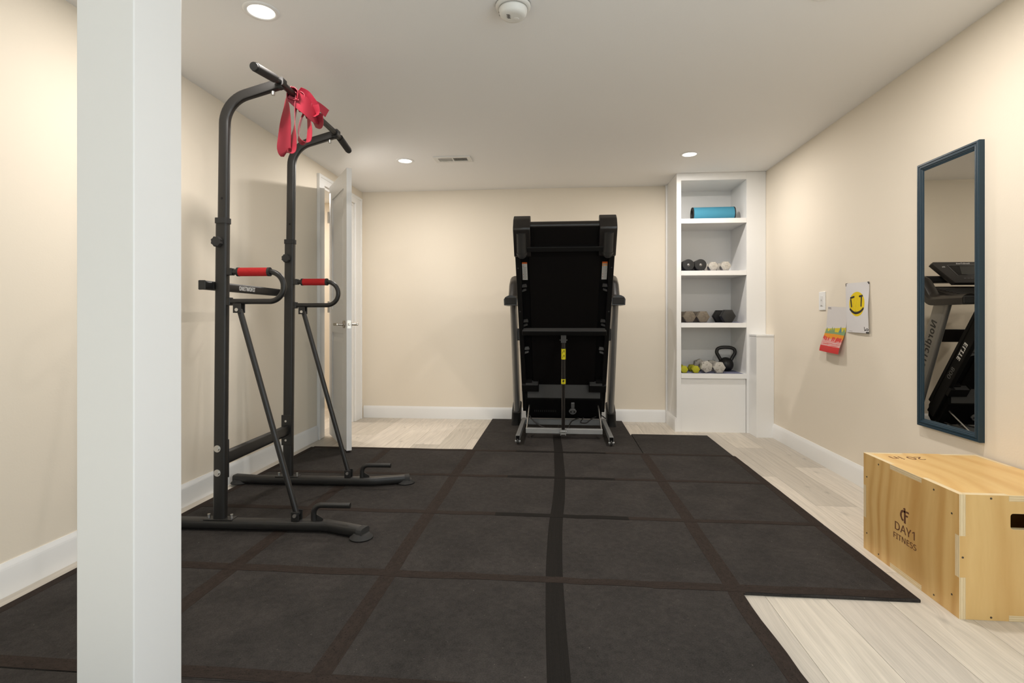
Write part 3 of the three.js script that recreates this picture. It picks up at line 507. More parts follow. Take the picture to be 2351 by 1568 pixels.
// ---------------------------------------------------------------- red band tied round the bar
{
  const bx0 = -1.238, by = 1.992, t = thing('resistance_band', 'wide red elastic band knotted round the pull-up bar', 'exercise band', [bx0, by, -2.5]);
  const band = new THREE.MeshPhysicalMaterial({ color: new THREE.Color(0.335, 0.018, 0.038), roughness: 0.55, side: THREE.DoubleSide, sheen: 0.3, sheenRoughness: 0.5, sheenColor: new THREE.Color(0.5, 0.1, 0.12) });
  const ribbon = (pts, widths, w, th = 0.0025, n = 60) => {         // centre line, width directions at the same control points
    const c = new THREE.CatmullRomCurve3(pts.map(p => V3(...p))), d = new THREE.CatmullRomCurve3(widths.map(p => V3(...p))), pos = [], idx = [], uv = [];
    for (let i = 0; i <= n; i++) { const f = i / n, p = c.getPoint(f), tg = c.getTangent(f), wd = d.getPoint(f).addScaledVector(tg, -d.getPoint(f).dot(tg)).normalize(), nn = tg.clone().cross(wd).normalize(), W = (typeof w === 'function' ? w(f) : w) / 2;
      for (const [a, b] of [[-W, -th / 2], [0, -th / 2], [W, -th / 2], [W, th / 2], [0, th / 2], [-W, th / 2]]) { const q = p.clone().addScaledVector(wd, a).addScaledVector(nn, b); pos.push(q.x, q.y, q.z); uv.push(a, f); } }
    for (let i = 0; i < n; i++) for (let j = 0; j < 6; j++) { const k = (j + 1) % 6; idx.push(i * 6 + j, i * 6 + k, (i + 1) * 6 + j, i * 6 + k, (i + 1) * 6 + k, (i + 1) * 6 + j); }
    for (const i of [0, n]) for (let j = 1; j < 5; j++) i ? idx.push(i * 6, i * 6 + j, i * 6 + j + 1) : idx.push(0, j + 1, j);
    const g = new THREE.BufferGeometry(); g.setAttribute('position', new THREE.Float32BufferAttribute(pos, 3)); g.setAttribute('uv', new THREE.Float32BufferAttribute(uv, 2)); g.setIndex(idx); return toCreasedNormals(g, 0.7);
  };
  // long hanging loop: edge-on where it leaves the bar, turning flat towards its bottom, the back strand close behind
  mesh('hanging_loop', ribbon([[0.010, 0.020, 0.142], [-0.012, -0.010, 0.150], [-0.016, -0.07, 0.147], [-0.024, -0.14, 0.141], [-0.031, -0.205, 0.137], [-0.034, -0.252, 0.135], [-0.028, -0.270, 0.130], [-0.016, -0.262, 0.120], [-0.006, -0.215, 0.112], [0.002, -0.14, 0.108], [0.008, -0.06, 0.108], [0.014, 0.010, 0.110]],
    [[0.3, 0.2, 0.9], [0.45, 0, 0.85], [0.75, 0, 0.55], [0.92, 0.05, 0.2], [0.97, 0.06, 0.05], [0.97, 0.08, -0.05], [0.97, 0.1, -0.05], [0.95, 0.1, 0.05], [0.8, 0, 0.4], [0.5, 0, 0.8], [0.3, 0, 0.9], [0.3, 0.1, 0.9]], (f) => 0.046 + 0.020 * Math.sin(f * 3.1)), band, t);
  // wraps round the bar, each a slack loop sagging in front of it
  const wrap = (zc, w, drop, out, lean, ph) => { const pts = [], wd = []; for (let k = 0; k <= 14; k++) { const a = ph + k / 14 * 2 * Math.PI * 1.05, c = Math.cos(a), q = Math.sin(a); pts.push([0.006 + (c > 0 ? 0.020 + out : 0.020) * c, (q > 0 ? 0.024 * q : drop * q) + 0.004 * Math.sin(3 * a), zc + 0.014 * (k / 14 - 0.5) + 0.010 * Math.sin(2 * a)]); wd.push([0.12 * q, lean * (0.6 + 0.4 * c), 1]); } return ribbon(pts, wd, w, 0.003, 84); };
  mesh('wrap', [wrap(0.104, 0.070, 0.030, 0.004, 0.05, 2.4), wrap(0.050, 0.070, 0.036, 0.008, 0.20, 2.0), wrap(-0.010, 0.056, 0.034, 0.008, 0.20, 2.8)], band, t);
  // folds drawn across the front of the wraps and the small hard knot on top
  mesh('knot', [ribbon([[-0.006, -0.008, 0.142], [0.016, -0.020, 0.122], [0.040, -0.034, 0.090], [0.054, -0.046, 0.048], [0.062, -0.050, 0.004], [0.050, -0.040, -0.040], [0.016, -0.016, -0.058]], [[0.1, 1, 0.15], [0.05, 1, 0.1], [0.02, 1, 0.05], [0.05, 1, 0.2], [0.1, 1, 0.35], [0.1, 1, 0.3], [0.1, 1, 0.2]], (f) => 0.050 + 0.040 * Math.sin(f * 3.1)),
    ribbon([[0.016, 0.026, 0.100], [0.040, 0.014, 0.070], [0.060, -0.020, 0.040], [0.066, -0.058, 0.010], [0.052, -0.082, -0.022], [0.028, -0.074, -0.030]], [[0.2, 0.6, 0.8], [0.1, 0.7, 0.7], [0.1, 0.75, 0.6], [0, 0.7, 0.7], [0.1, 0.6, 0.8], [0.1, 0.5, 0.8]], (f) => 0.050 + 0.012 * Math.sin(f * 3.1)),
    ribbon([[0.010, 0.030, 0.072], [0.034, 0.024, 0.050], [0.050, -0.004, 0.034], [0.046, -0.045, 0.040], [0.030, -0.080, 0.050]], [[0.1, 0.3, 1], [0.3, 0.4, 0.9], [0.4, 0.2, 0.9], [0.3, 0, 1], [0.2, 0, 1]], (f) => 0.052 - 0.030 * f),
    ribbon([[0.000, 0.022, -0.020], [0.012, 0.036, -0.016], [0.026, 0.036, -0.028], [0.024, 0.022, -0.040], [0.008, 0.020, -0.034]], [[0.3, 0.2, 1], [0.3, 0.2, 1], [0.2, -0.2, 1], [0.2, 0, 1], [0.3, 0.2, 1]], 0.022)], band, t);
  mesh('small_loop', ribbon([[0.026, -0.060, 0.062], [0.012, -0.11, 0.070], [0.004, -0.16, 0.070], [0.004, -0.190, 0.062], [0.016, -0.202, 0.048], [0.032, -0.190, 0.034], [0.038, -0.14, 0.028], [0.036, -0.095, 0.030], [0.034, -0.060, 0.036]], [[0.3, 0, 1], [0.2, 0, 1], [0.3, 0, 1], [0.7, 0.1, 0.6], [0.8, 0.3, 0.4], [0.9, 0.2, 0.3], [0.85, 0, 0.4], [0.7, 0, 0.6], [0.6, 0, 0.7]], (f) => 0.022 + 0.016 * f), band, t);
  mesh('tail', ribbon([[0.016, 0.024, -0.010], [0.030, 0.026, -0.050], [0.044, 0.018, -0.090], [0.056, 0.006, -0.125]], [[0.1, 0.9, 0.3], [0.1, 0.9, 0.35], [0.12, 0.9, 0.35], [0.15, 0.9, 0.4]], (f) => 0.028 + 0.014 * f, 0.003, 24), band, t);
}

// ---------------------------------------------------------------- folded treadmill
{
  const CXT = 0.040, CZT = -4.30, t = thing('treadmill', 'black treadmill folded upright at the far wall', 'treadmill', [CXT, MATY + 0.0022, CZT]);
  const W = (g) => g.translate(0, -MATY, -CZT), P = (x, y, z) => V3(x, y - MATY, z - CZT), B = (x0, x1, y0, y1, z0, z1, r = 0.003) => W(bx(x0, x1, y0, y1, z0, z1, r));
  const frame = MP(new THREE.Color(0.005, 0.0048, 0.0048), 0.55, 0.45), deckBlack = MP(new THREE.Color(0.0030, 0.0028, 0.0028), 0.75, 0.25), gloss = M(new THREE.Color(0.012, 0.010, 0.009), 0.28);
  const silver = M(new THREE.Color(0.26, 0.255, 0.245), 0.38, 0.55), greyPaint = M(new THREE.Color(0.20, 0.205, 0.205), 0.45, 0.35), midGrey = M(new THREE.Color(0.045, 0.044, 0.043), 0.6);
  // base frame
  for (const s of [1, -1]) {
    const leg = mesh('base_leg', [B(s * 0.345 - 0.016, s * 0.345 + 0.016, 0.040, 0.078, -4.66, -3.945, 0.003)], greyPaint, t);
    mesh('leg_tip', B(s * 0.345 - 0.0135, s * 0.345 + 0.0135, 0.043, 0.075, -3.9452, -3.9440, 0), deckBlack, leg);
    const wh = mesh('wheel', W(new THREE.TorusGeometry(0.014, 0.0085, 10, 24).rotateY(Math.PI / 2).translate(s * 0.345, MATY + 0.0225, -3.955)), rubber, leg);
    mesh('wheel_hub', W(rod(V3(s * 0.345 - 0.02, MATY + 0.0225, -3.955), V3(s * 0.345 + 0.02, MATY + 0.0225, -3.955), 0.009, 14)), steel, wh);
    mesh('wheel_fork', [B(s * 0.345 - 0.016, s * 0.345 - 0.012, MATY + 0.012, 0.046, -3.972, -3.946, 0), B(s * 0.345 + 0.012, s * 0.345 + 0.016, MATY + 0.012, 0.046, -3.972, -3.946, 0)], greyPaint, leg);
    // boot and upright
    const bootG = sweep([P(s * 0.420, MATY + 0.001, -4.750), P(s * 0.416, 0.09, -4.745), P(s * 0.411, 0.165, -4.712)], roundRect(0.20, 0.078, 0.030, 5), V3(1, 0, 0));
    mesh('boot', bootG, blackPlastic, t);
    const up = mesh('upright', sweep([P(s * 0.410, 0.12, -4.722), P(s * 0.410, 1.09, -4.345)], roundRect(0.150, 0.050, 0.024, 6), V3(1, 0, 0)), silver, t);
    up.userData.label = 'silver-grey upright';
    const dir = V3(0, 0.97, 0.377).normalize(), tg = lettering('NordicTrack', 0.062, sansBold, 0.0006, 1.0);
    if (s > 0) { // reads downwards along the upright on its outer side
      const ux = dir.clone().negate(), uy = V3(1, 0, 0).clone().cross(ux), mtx = new THREE.Matrix4().makeBasis(ux, uy, V3(1, 0, 0)).setPosition(P(0.4352, 0.70, -4.503)); // text x runs down, text y runs back
      mesh('lettering', tg.applyMatrix4(mtx), M(new THREE.Color(0.02, 0.02, 0.02), 0.5), up).userData.label = 'dark lettering';
    } else tg.dispose();
    // arm with its domed rest
    const arm = mesh('arm', sweep(fillet([P(s * 0.412, 1.285, -4.66), P(s * 0.412, 1.235, -4.56), P(s * 0.412, 1.085, -4.45), P(s * 0.412, 1.085, -4.085)], [0.10, 0.10], 8), [[-0.034, -0.050], [0.012, -0.052], [0.030, -0.040], [0.041, -0.018], [0.043, 0], [0.041, 0.018], [0.030, 0.040], [0.012, 0.052], [-0.034, 0.050]].map(([a, b]) => [-a, b]).reverse(), V3(1, 0, 0), 0.5), gloss, t);
    mesh('arm_tip', W(bx(s * 0.412 - 0.045, s * 0.412 + 0.045, 1.058, 1.112, -4.088, -4.078, 0.01)), rubber, arm);
    mesh('lift_link', rod(P(s * 0.292, 0.066, -4.185), P(s * 0.286, 0.235, -4.50), 0.006, 10), steel, t);
  }
  mesh('base_bar', B(-0.300, 0.300, 0.044, 0.085, -4.215, -4.180, 0.004), M(new THREE.Color(0.36, 0.36, 0.355), 0.4, 0.4), t);
  mesh('base_bar', B(-0.330, 0.330, 0.030, 0.080, -4.640, -4.600, 0.004), greyPaint, t);
  mesh('upright_bar', B(-0.388, 0.388, 0.765, 0.865, -4.475, -4.440, 0.006), gloss, t);
  // deck frame: local y runs up along the deck, local z points out of its underside
  const TH = 34 * Math.PI / 180;
  const dk = mesh('deck', [bx(-0.318, 0.318, 0.10, 1.768, -0.085, -0.032)], deckBlack, t); dk.position.copy(P(0, 0.09, -4.607)); dk.rotation.x = TH;
  mesh('belt', bx(-0.252, 0.252, 0.36, 1.775, -0.0325, -0.020, 0.004), MP(new THREE.Color(0.0046, 0.0038, 0.0036), 0.9, 0.22), dk);
  mesh('roller', rod(V3(-0.25, 1.772, -0.050), V3(0.25, 1.772, -0.050), 0.028, 20), gloss, dk);
  for (const s of [1, -1]) {
    const rail = mesh('side_rail', [bx(s * 0.312, s * 0.347, 0.075, 1.575, -0.084, 0.002, 0.006), bx(s * 0.285, s * 0.352, 0.16, 1.575, -0.116, -0.084, 0.008)], frame, dk);
    mesh('rail_screw', [rod(V3(s * 0.33, 1.47, 0.001), V3(s * 0.33, 1.47, 0.004), 0.005, 10), rod(V3(s * 0.33, 1.10, 0.001), V3(s * 0.33, 1.10, 0.004), 0.005, 10)], midGrey, rail);
    if (s > 0) {
      const put = (str, font, size, y, mat, wide) => mesh('lettering', lettering(str, size, font, 0.0006, wide).rotateZ(-Math.PI / 2).rotateY(Math.PI / 2).translate(0.3472, y, -0.046), mat, rail);
      put('ELITE', sansBold, 0.036, 0.705, M(new THREE.Color(0.72, 0.72, 0.72), 0.4), 1.25).userData.label = 'white lettering';
      put('800', sansRegular, 0.034, 0.50, M(new THREE.Color(0.16, 0.16, 0.16), 0.4), 1.4).userData.label = 'grey lettering';
    }
    // end cap
    const prof = [[1.560, -0.125], [1.560, 0.004], [1.572, 0.012], [1.770, 0.012], [1.783, 0.005], [1.812, -0.048], [1.817, -0.062], [1.817, -0.115], [1.808, -0.125]];
    const cg = prism(prof.map(([y, z]) => [z, y]), 0.118, 0.006, 2).rotateY(-Math.PI / 2);
    const cap = mesh('end_cap', toCreasedNormals(cg.rotateY(0).translate(s * 0.294, 0, 0), 0.5), gloss, dk);
    cap.geometry.computeBoundingBox();
    const lv = mesh('leveller', [rod(V3(s * 0.298, 1.600, 0.006), V3(s * 0.298, 1.745, 0.000), 0.036, 26), rod(V3(s * 0.298, 1.583, 0.006), V3(s * 0.298, 1.602, 0.006), 0.039, 26)], M(new THREE.Color(0.022, 0.021, 0.02), 0.5), dk);
    mesh('leveller_foot', [rod(V3(s * 0.298, 1.566, 0.006), V3(s * 0.298, 1.585, 0.006), 0.030, 22), rod(V3(s * 0.298, 1.556, 0.006), V3(s * 0.298, 1.57, 0.006), 0.020, 18)], rubber, lv);
    // cushions between deck and frame
    for (const [y, sh] of [[1.292, 0], [0.981, 0], [0.718, 1]]) { const c = mesh('deck_cushion', [prism([[0, 0], [0.040, 0.004], [0.034, 0.022], [0.004, 0.018]], 0.022, 0.002).translate(0, 0.012, 0), prism([[0, 0], [0.034, 0.014], [0.030, 0.024], [0.002, 0.014]], 0.020, 0.002).translate(0, -0.028, 0)], sh ? M(new THREE.Color(0.10, 0.10, 0.098), 0.55) : midGrey, dk); c.position.set(s * 0.312, y, -0.016); if (s > 0) c.rotation.y = Math.PI; }
    // stepped bracket
    mesh('hinge_bracket', [bx(s * 0.205, s * 0.345, 0.322, 0.392, -0.032, 0.028, 0.003), bx(s * 0.262, s * 0.318, 0.392, 0.412, -0.032, 0.0, 0.002), bx(s * 0.205, s * 0.210, 0.392, 0.412, -0.032, 0.028, 0.001)], frame, dk);
    mesh('bracket_tray', bx(s * 0.211, s * 0.312, 0.3925, 0.3945, -0.031, 0.027), M(new THREE.Color(0.05, 0.05, 0.05), 0.5), dk);
    // warning label
    const lab = canvasTex(96, 320, (c, w, h) => {
      c.fillStyle = '#b9b6b0'; c.fillRect(0, 0, w, h); c.fillStyle = '#c75a20'; c.fillRect(0, 0, w, 26); if (s > 0) { c.fillStyle = '#d79a5a'; c.fillRect(0, 26, w, 46); c.fillStyle = '#7c8da0'; c.fillRect(10, 40, w - 20, 14); }
      c.fillStyle = '#86847f'; for (let k = 0; k < 22; k++) c.fillRect(s > 0 ? 12 : 34, 84 + k * 10, (s > 0 ? 72 : 52) - (k * 37 % 17), 4); c.fillStyle = '#a0402c'; for (const y of [70, 210, 258]) { c.beginPath(); c.moveTo(10, y + 14); c.lineTo(18, y); c.lineTo(26, y + 14); c.fill(); }
    });
    const lg = new THREE.PlaneGeometry(0.037, 0.144).translate(s * 0.285, 1.427, -0.0312);
    mesh('warning_label', lg, M(0xffffff, 0.5, 0, { map: lab }), dk).userData.label = 'white warning label with an orange header';
  }
  mesh('cross_bar', bx(-0.272, 0.272, 1.602, 1.640, -0.02, 0.016, 0.006), frame, dk);
  mesh('cross_bar', bx(-0.322, 0.322, 0.890, 0.932, -0.02, 0.022, 0.006), frame, dk);
  mesh('cross_bar_edge', bx(-0.318, 0.318, 0.9315, 0.9345, -0.02, 0.020, 0.001), M(new THREE.Color(0.07, 0.068, 0.066), 0.4), dk);
  // motor cover
  const hood = mesh('motor_cover', toCreasedNormals(prism([[-0.125, 0.10], [-0.125, 0.37], [-0.034, 0.37], [0.034, 0.262], [0.040, 0.250], [0.040, 0.060], [0.024, 0.020], [-0.02, 0.004], [-0.08, 0.020]].reverse(), 0.640, 0.006, 2).rotateY(-Math.PI / 2), 0.35), deckBlack, dk);
  mesh('cover_top', (() => { const g = new THREE.BoxGeometry(0.600, 0.1265, 0.0016); return g.rotateX(-Math.atan2(0.068, 0.108)).translate(0, 0.316, 0.0010); })(), M(new THREE.Color(0.042, 0.041, 0.040), 0.55), hood);
  for (let k = 0; k < 12; k++) mesh('vent_slot', bx(-0.245 + k * 0.016, -0.240 + k * 0.016, 0.108, 0.130, 0.0398, 0.0408), M(new THREE.Color(0.03, 0.03, 0.03), 0.6), hood);
  mesh('power_inlet', [bx(0.062, 0.090, 0.165, 0.222, 0.040, 0.052, 0.004), rod(V3(0.076, 0.128, 0.040), V3(0.076, 0.128, 0.058), 0.028, 20), bx(0.044, 0.108, 0.118, 0.134, 0.040, 0.054, 0.004)], M(new THREE.Color(0.20, 0.20, 0.20), 0.45, 0.3), hood).userData.label = 'grey power inlet';
  mesh('inlet_socket', [rod(V3(0.062, 0.130, 0.055), V3(0.062, 0.130, 0.0592), 0.007, 12), rod(V3(0.090, 0.130, 0.055), V3(0.090, 0.130, 0.0592), 0.007, 12)], deckBlack, hood);
  // lift cylinder with its stickers
  const up = V3(0, Math.cos(TH), Math.sin(TH)), out = V3(0, -Math.sin(TH), Math.cos(TH)), s0 = P(-0.006, 0.060, -4.172), s1 = P(-0.004, 0.09, -4.607).addScaledVector(up, 0.895).addScaledVector(out, 0.040), at = (f) => s0.clone().lerp(s1, f);
  const ls = mesh('lift_strut', [rod(at(0.03), at(0.62), 0.0135, 20), rod(at(0.48), at(0.96), 0.0165, 20)], gloss, t);
  mesh('strut_bracket', [W(bx(-0.024, 0.012, 0.038, 0.090, -4.180, -4.172, 0.002)), W(bx(-0.028, -0.022, 0.038, 0.085, -4.176, -4.150, 0.001)), W(bx(0.010, 0.016, 0.038, 0.085, -4.176, -4.150, 0.001)), rod(s0.clone().add(V3(-0.026, 0.006, 0)), s0.clone().add(V3(0.026, 0.006, 0)), 0.007, 10)], steel, t);
  mesh('strut_bracket', [between(new THREE.BoxGeometry(0.040, 0.055, 0.034), at(0.955), at(1.0)), rod(at(0.965).add(V3(-0.030, 0, 0)), at(0.965).add(V3(0.030, 0, 0)), 0.006, 10)], midGrey, t);
  const yel = (h, draw) => canvasTex(128, h, (c, w, H) => { c.fillStyle = '#d9cd10'; c.fillRect(0, 0, w, H); c.fillStyle = '#1a1708'; c.strokeStyle = '#1a1708'; c.lineWidth = 7; draw(c, w, H); });
  const stick = (f0, f1, r, map) => { const g = new THREE.CylinderGeometry(r, r, at(f0).distanceTo(at(f1)), 20, 1, true, -Math.PI / 2 - 0.1, Math.PI + 0.2); return mesh('sticker', between(g, at(f0), at(f1)), M(0xffffff, 0.5, 0, { map }), ls); };
  stick(0.770, 0.878, 0.0170, yel(256, (c) => { for (const y of [30, 145]) { c.beginPath(); c.moveTo(40, y + 80); c.lineTo(64, y + 20); c.lineTo(84, y + 24); c.lineTo(70, y + 60); c.stroke(); c.beginPath(); c.arc(72, y + 8, 9, 0, 7); c.fill(); } })).userData.label = 'yellow sticker with black figures';
  stick(0.515, 0.565, 0.0172, yel(128, (c) => { c.beginPath(); c.ellipse(64, 46, 16, 30, 0.2, 0, 7); c.fill(); c.beginPath(); c.arc(62, 98, 10, 0, 7); c.fill(); })).userData.label = 'yellow sticker with a black shoe print';
  // console
  const con = mesh('console', toCreasedNormals(prism([[-0.185, 0], [0.185, 0], [0.318, 0.172], [0.303, 0.190], [-0.303, 0.190], [-0.318, 0.172]], 0.050, 0.008, 2), 0.4), M(new THREE.Color(0.030, 0.027, 0.025), 0.5), t);
  con.position.copy(P(0, 1.226, -4.575)); con.rotation.x = -0.38;
  mesh('screen_bezel', toCreasedNormals(prism([[-0.150, 0.062], [0.150, 0.062], [0.210, 0.158], [-0.210, 0.158]], 0.004, 0.001), 0.4), M(new THREE.Color(0.14, 0.14, 0.14), 0.35), con).position.z = 0.026;
  mesh('screen', toCreasedNormals(prism([[-0.147, 0.065], [0.147, 0.065], [0.204, 0.155], [-0.204, 0.155]], 0.004, 0.0005), 0.4), M(new THREE.Color(0.022, 0.021, 0.020), 0.2), con).position.z = 0.0272;
  mesh('display', bx(-0.120, 0.120, 0.074, 0.146, 0.029, 0.0302), M(new THREE.Color(0.05, 0.05, 0.046), 0.22), con);
  mesh('lettering', lettering('NordicTrack', 0.013).translate(0.085, 0.173, 0.0252), M(new THREE.Color(0.6, 0.6, 0.6), 0.4), con).userData.label = 'white lettering';
  mesh('badge', lettering('iFit', 0.011).translate(0.238, 0.143, 0.0252), M(new THREE.Color(0.6, 0.6, 0.6), 0.4), con);
  for (let k = 0; k < 9; k++) mesh('button', bx(-0.115 + k * 0.026, -0.097 + k * 0.026, 0.034, 0.044, 0.0245, 0.0265), midGrey, con);
  // tray under the console, on posts that rise from the arms
  const tray = mesh('accessory_tray', toCreasedNormals(prism([[-0.36, -0.155], [0.36, -0.155], [0.30, 0.010], [0.21, 0.055], [-0.21, 0.055], [-0.30, 0.010]].reverse(), 0.030, 0.005).rotateX(Math.PI / 2), 0.4), gloss, t);
  tray.position.copy(P(0, 1.135, -4.50)); tray.rotation.x = 0.42;
  for (let k = 0; k < 8; k++) { const hw = 0.31 - k * 0.014; mesh('tray_rib', bx(-hw, hw, 0.015, 0.021, -0.10 + k * 0.018, -0.094 + k * 0.018), M(new THREE.Color(0.06, 0.058, 0.056), 0.35), tray); }
  for (const s of [1, -1]) mesh('console_post', W(bx(s * 0.300, s * 0.405, 1.10, 1.270, -4.71, -4.63, 0.02)), blackPlastic, t);
  mesh('console_back', B(-0.36, 0.36, 1.240, 1.300, -4.720, -4.650, 0.02), blackPlastic, t);
  // cords
  const cord = (pts, r) => new THREE.TubeGeometry(new THREE.CatmullRomCurve3(pts.map(p => P(...p))), 60, r, 8);
  mesh('power_cord', [cord([[-0.300, 0.150, -4.56], [-0.275, 0.100, -4.52], [-0.180, 0.055, -4.40], [-0.060, 0.032, -4.33], [0.02, 0.040, -4.36], [0.07, 0.085, -4.50], [0.15, 0.105, -4.58]], 0.0055), cord([[0.175, 0.110, -4.57], [0.145, 0.075, -4.50], [0.19, 0.072, -4.50], [0.235, 0.10, -4.53], [0.31, 0.125, -4.56], [0.36, 0.09, -4.62]], 0.005)], rubber, t);
}

// ---------------------------------------------------------------- wall mirror
{
  const z0 = -2.667, z1 = -2.296, y0 = 0.447, y1 = 1.670, t = thing('wall_mirror', 'tall narrow mirror in a dark teal-blue frame hung on the wall', 'mirror', [XR, y0, (z0 + z1) / 2]);
  const w = z1 - z0, h = y1 - y0, fw = 0.036, D = 0.024, blue = M(new THREE.Color(0.007, 0.029, 0.048), 0.36);
  // moulded frame: profile (across the frame, out from the wall) mitred round the four sides
  const prof = [[0, 0], [0, D * 0.85], [0.003, D], [0.009, D], [0.011, D * 0.86], [0.014, D * 0.86], [0.016, D * 0.95], [0.021, D * 0.93], [0.023, D * 0.78], [0.027, D * 0.76], [0.029, D * 0.66], [fw - 0.003, D * 0.60], [fw, D * 0.52], [fw, 0]];
  const side = (len, horizontal) => { const pos = [], idx = [], m = prof.length; for (const e of [0, 1]) for (const [a, o] of prof) pos.push(a, e ? len - a : a, o); for (let j = 0; j < m; j++) { const k = (j + 1) % m; idx.push(j, m + j, k, k, m + j, m + k); } const g = new THREE.BufferGeometry(); g.setAttribute('position', new THREE.Float32BufferAttribute(pos, 3)); g.setAttribute('uv', new THREE.Float32BufferAttribute(new Float32Array(m * 4), 2)); g.setIndex(idx); return toCreasedNormals(g, 0.5); };
  // frame plane: local a = z of the room, b = y, out = -x
  const put = (g, ox, oy, rot) => { g.rotateZ(rot).translate(ox, oy, 0); return g.rotateY(-Math.PI / 2); };   // (a, b, out) -> x = -out, z = a
  mesh('frame_side', put(side(h), -w / 2, 0, 0), blue, t);
  mesh('frame_side', put(side(h), w / 2, h, Math.PI), blue, t);
  mesh('frame_side', put(side(w), -w / 2, h, -Math.PI / 2), blue, t);
  mesh('frame_side', put(side(w), w / 2, 0, Math.PI / 2), blue, t);
  mesh('mirror_glass', bx(-0.0125, -0.004, fw - 0.004, h - fw + 0.004, -w / 2 + fw - 0.004, w / 2 - fw + 0.004), M(new THREE.Color(0.64, 0.62, 0.57), 0.0, 1), t);
}

// ---------------------------------------------------------------- switch and drawings
{
  const t = thing('dimmer_switch', 'white dimmer switch on the wall above the drawings', 'light switch', [XR, 1.064, -3.612]);
  mesh('cover_plate', bx(-0.007, 0, -0.060, 0.060, -0.040, 0.040, 0.003), trimPaint, t);
  mesh('paddle', bx(-0.0095, -0.006, -0.034, 0.034, -0.017, 0.017, 0.0015), M(new THREE.Color(0.76, 0.75, 0.73), 0.4), t);
  mesh('slider', bx(-0.0125, -0.009, 0.002, 0.010, -0.004, 0.004, 0.001), M(new THREE.Color(0.55, 0.54, 0.52), 0.4), t);
  mesh('lower_button', bx(-0.0105, -0.009, -0.032, -0.027, -0.009, 0.009), M(new THREE.Color(0.35, 0.34, 0.33), 0.5), t);
}
function paper(name, label, corners, draw, curl, tw, th) {   // corners TL, TR, BL, BR as [y, z]; curl(u, v) lifts the sheet off the wall
  const n = 18, pos = [], uv = [], idx = [];
  for (let j = 0; j <= n; j++) for (let i = 0; i <= n; i++) {
    const u = i / n, v = j / n, y = mix(mix(corners[0][0], corners[1][0], u), mix(corners[2][0], corners[3][0], u), v), z = mix(mix(corners[0][1], corners[1][1], u), mix(corners[2][1], corners[3][1], u), v);
    pos.push(-0.0018 - curl(u, v), y - corners[0][0], z - corners[0][1]); uv.push(u, 1 - v);
  }
  for (let j = 0; j < n; j++) for (let i = 0; i < n; i++) { const a = j * (n + 1) + i, b = a + 1, c = a + n + 1, d = c + 1; idx.push(a, c, b, b, c, d); }
  const g = new THREE.BufferGeometry(); g.setAttribute('position', new THREE.Float32BufferAttribute(pos, 3)); g.setAttribute('uv', new THREE.Float32BufferAttribute(uv, 2)); g.setIndex(idx); g.computeVertexNormals();
  const m = mesh(name, g, M(0xffffff, 0.8, 0, { map: canvasTex(tw, th, draw), side: THREE.DoubleSide })); m.position.set(XR, corners[0][0], corners[0][1]); return tag(m, label, 'drawing');
}
paper('childs_drawing', 'sheet of paper with a painted yellow smiling face on the wall', [[1.158, -3.330], [1.153, -3.088], [0.870, -3.318], [0.867, -3.080]], (c, w, h) => {
  c.fillStyle = '#dedbdb'; c.fillRect(0, 0, w, h);
  c.fillStyle = '#e6c800'; c.beginPath(); c.ellipse(w * 0.50, h * 0.43, w * 0.345, h * 0.245, 0, 0, 7); c.fill();
  c.fillStyle = '#dcc000'; for (let k = 0; k < 26; k++) c.fillRect(w * (0.25 + 0.5 * ((k * 37) % 100) / 100), h * (0.25 + 0.34 * ((k * 53) % 100) / 100), w * 0.02, h * 0.05);
  c.strokeStyle = '#26211a'; c.lineCap = 'round'; c.lineWidth = w * 0.05;
  c.beginPath(); c.moveTo(w * 0.22, h * 0.305); c.lineTo(w * 0.37, h * 0.283); c.moveTo(w * 0.61, h * 0.277); c.lineTo(w * 0.73, h * 0.268); c.stroke();
  c.lineWidth = w * 0.055; c.beginPath(); c.moveTo(w * 0.23, h * 0.345); c.lineTo(w * 0.26, h * 0.475); c.moveTo(w * 0.695, h * 0.30); c.lineTo(w * 0.69, h * 0.465); c.stroke();
  c.lineWidth = w * 0.06; c.beginPath(); c.moveTo(w * 0.20, h * 0.535); c.quadraticCurveTo(w * 0.33, h * 0.605, w * 0.45, h * 0.61); c.quadraticCurveTo(w * 0.66, h * 0.60, w * 0.79, h * 0.52); c.stroke();
  c.strokeStyle = '#7a9a40'; c.lineWidth = w * 0.018; c.beginPath(); c.moveTo(w * 0.44, h * 0.58); c.lineTo(w * 0.46, h * 0.565); c.stroke();
  c.fillStyle = '#2a2522'; c.beginPath(); c.moveTo(0, 0); c.lineTo(w * 0.12, 0); c.lineTo(w * 0.03, h * 0.012); c.lineTo(w * 0.03, h * 0.06); c.lineTo(0, h * 0.06); c.fill(); c.fillRect(w * 0.93, 0, w * 0.07, h * 0.02); c.fillRect(w * 0.96, 0, w * 0.04, h * 0.045); c.fillRect(w * 0.89, h * 0.975, w * 0.11, h * 0.025);
  c.strokeStyle = '#2a2522'; c.lineWidth = w * 0.022; c.beginPath(); c.moveTo(w * 0.83, h * 0.885); c.lineTo(w * 0.845, h * 0.95); c.lineTo(w * 0.89, h * 0.935); c.moveTo(w * 0.91, h * 0.91); c.lineTo(w * 0.91, h * 0.95); c.moveTo(w * 0.95, h * 0.91); c.lineTo(w * 0.98, h * 0.93); c.lineTo(w * 0.95, h * 0.955); c.stroke();
  c.fillStyle = '#6f6a68'; c.fillRect(w * 0.14, h * 0.972, w * 0.16, h * 0.006);
}, (u, v) => 0.002 + 0.012 * smooth(0.5, 1, u) * smooth(0.1, 0.6, v) * (1 - 0.5 * v) + 0.006 * Math.sin(u * 3.1) * v, 512, 640);
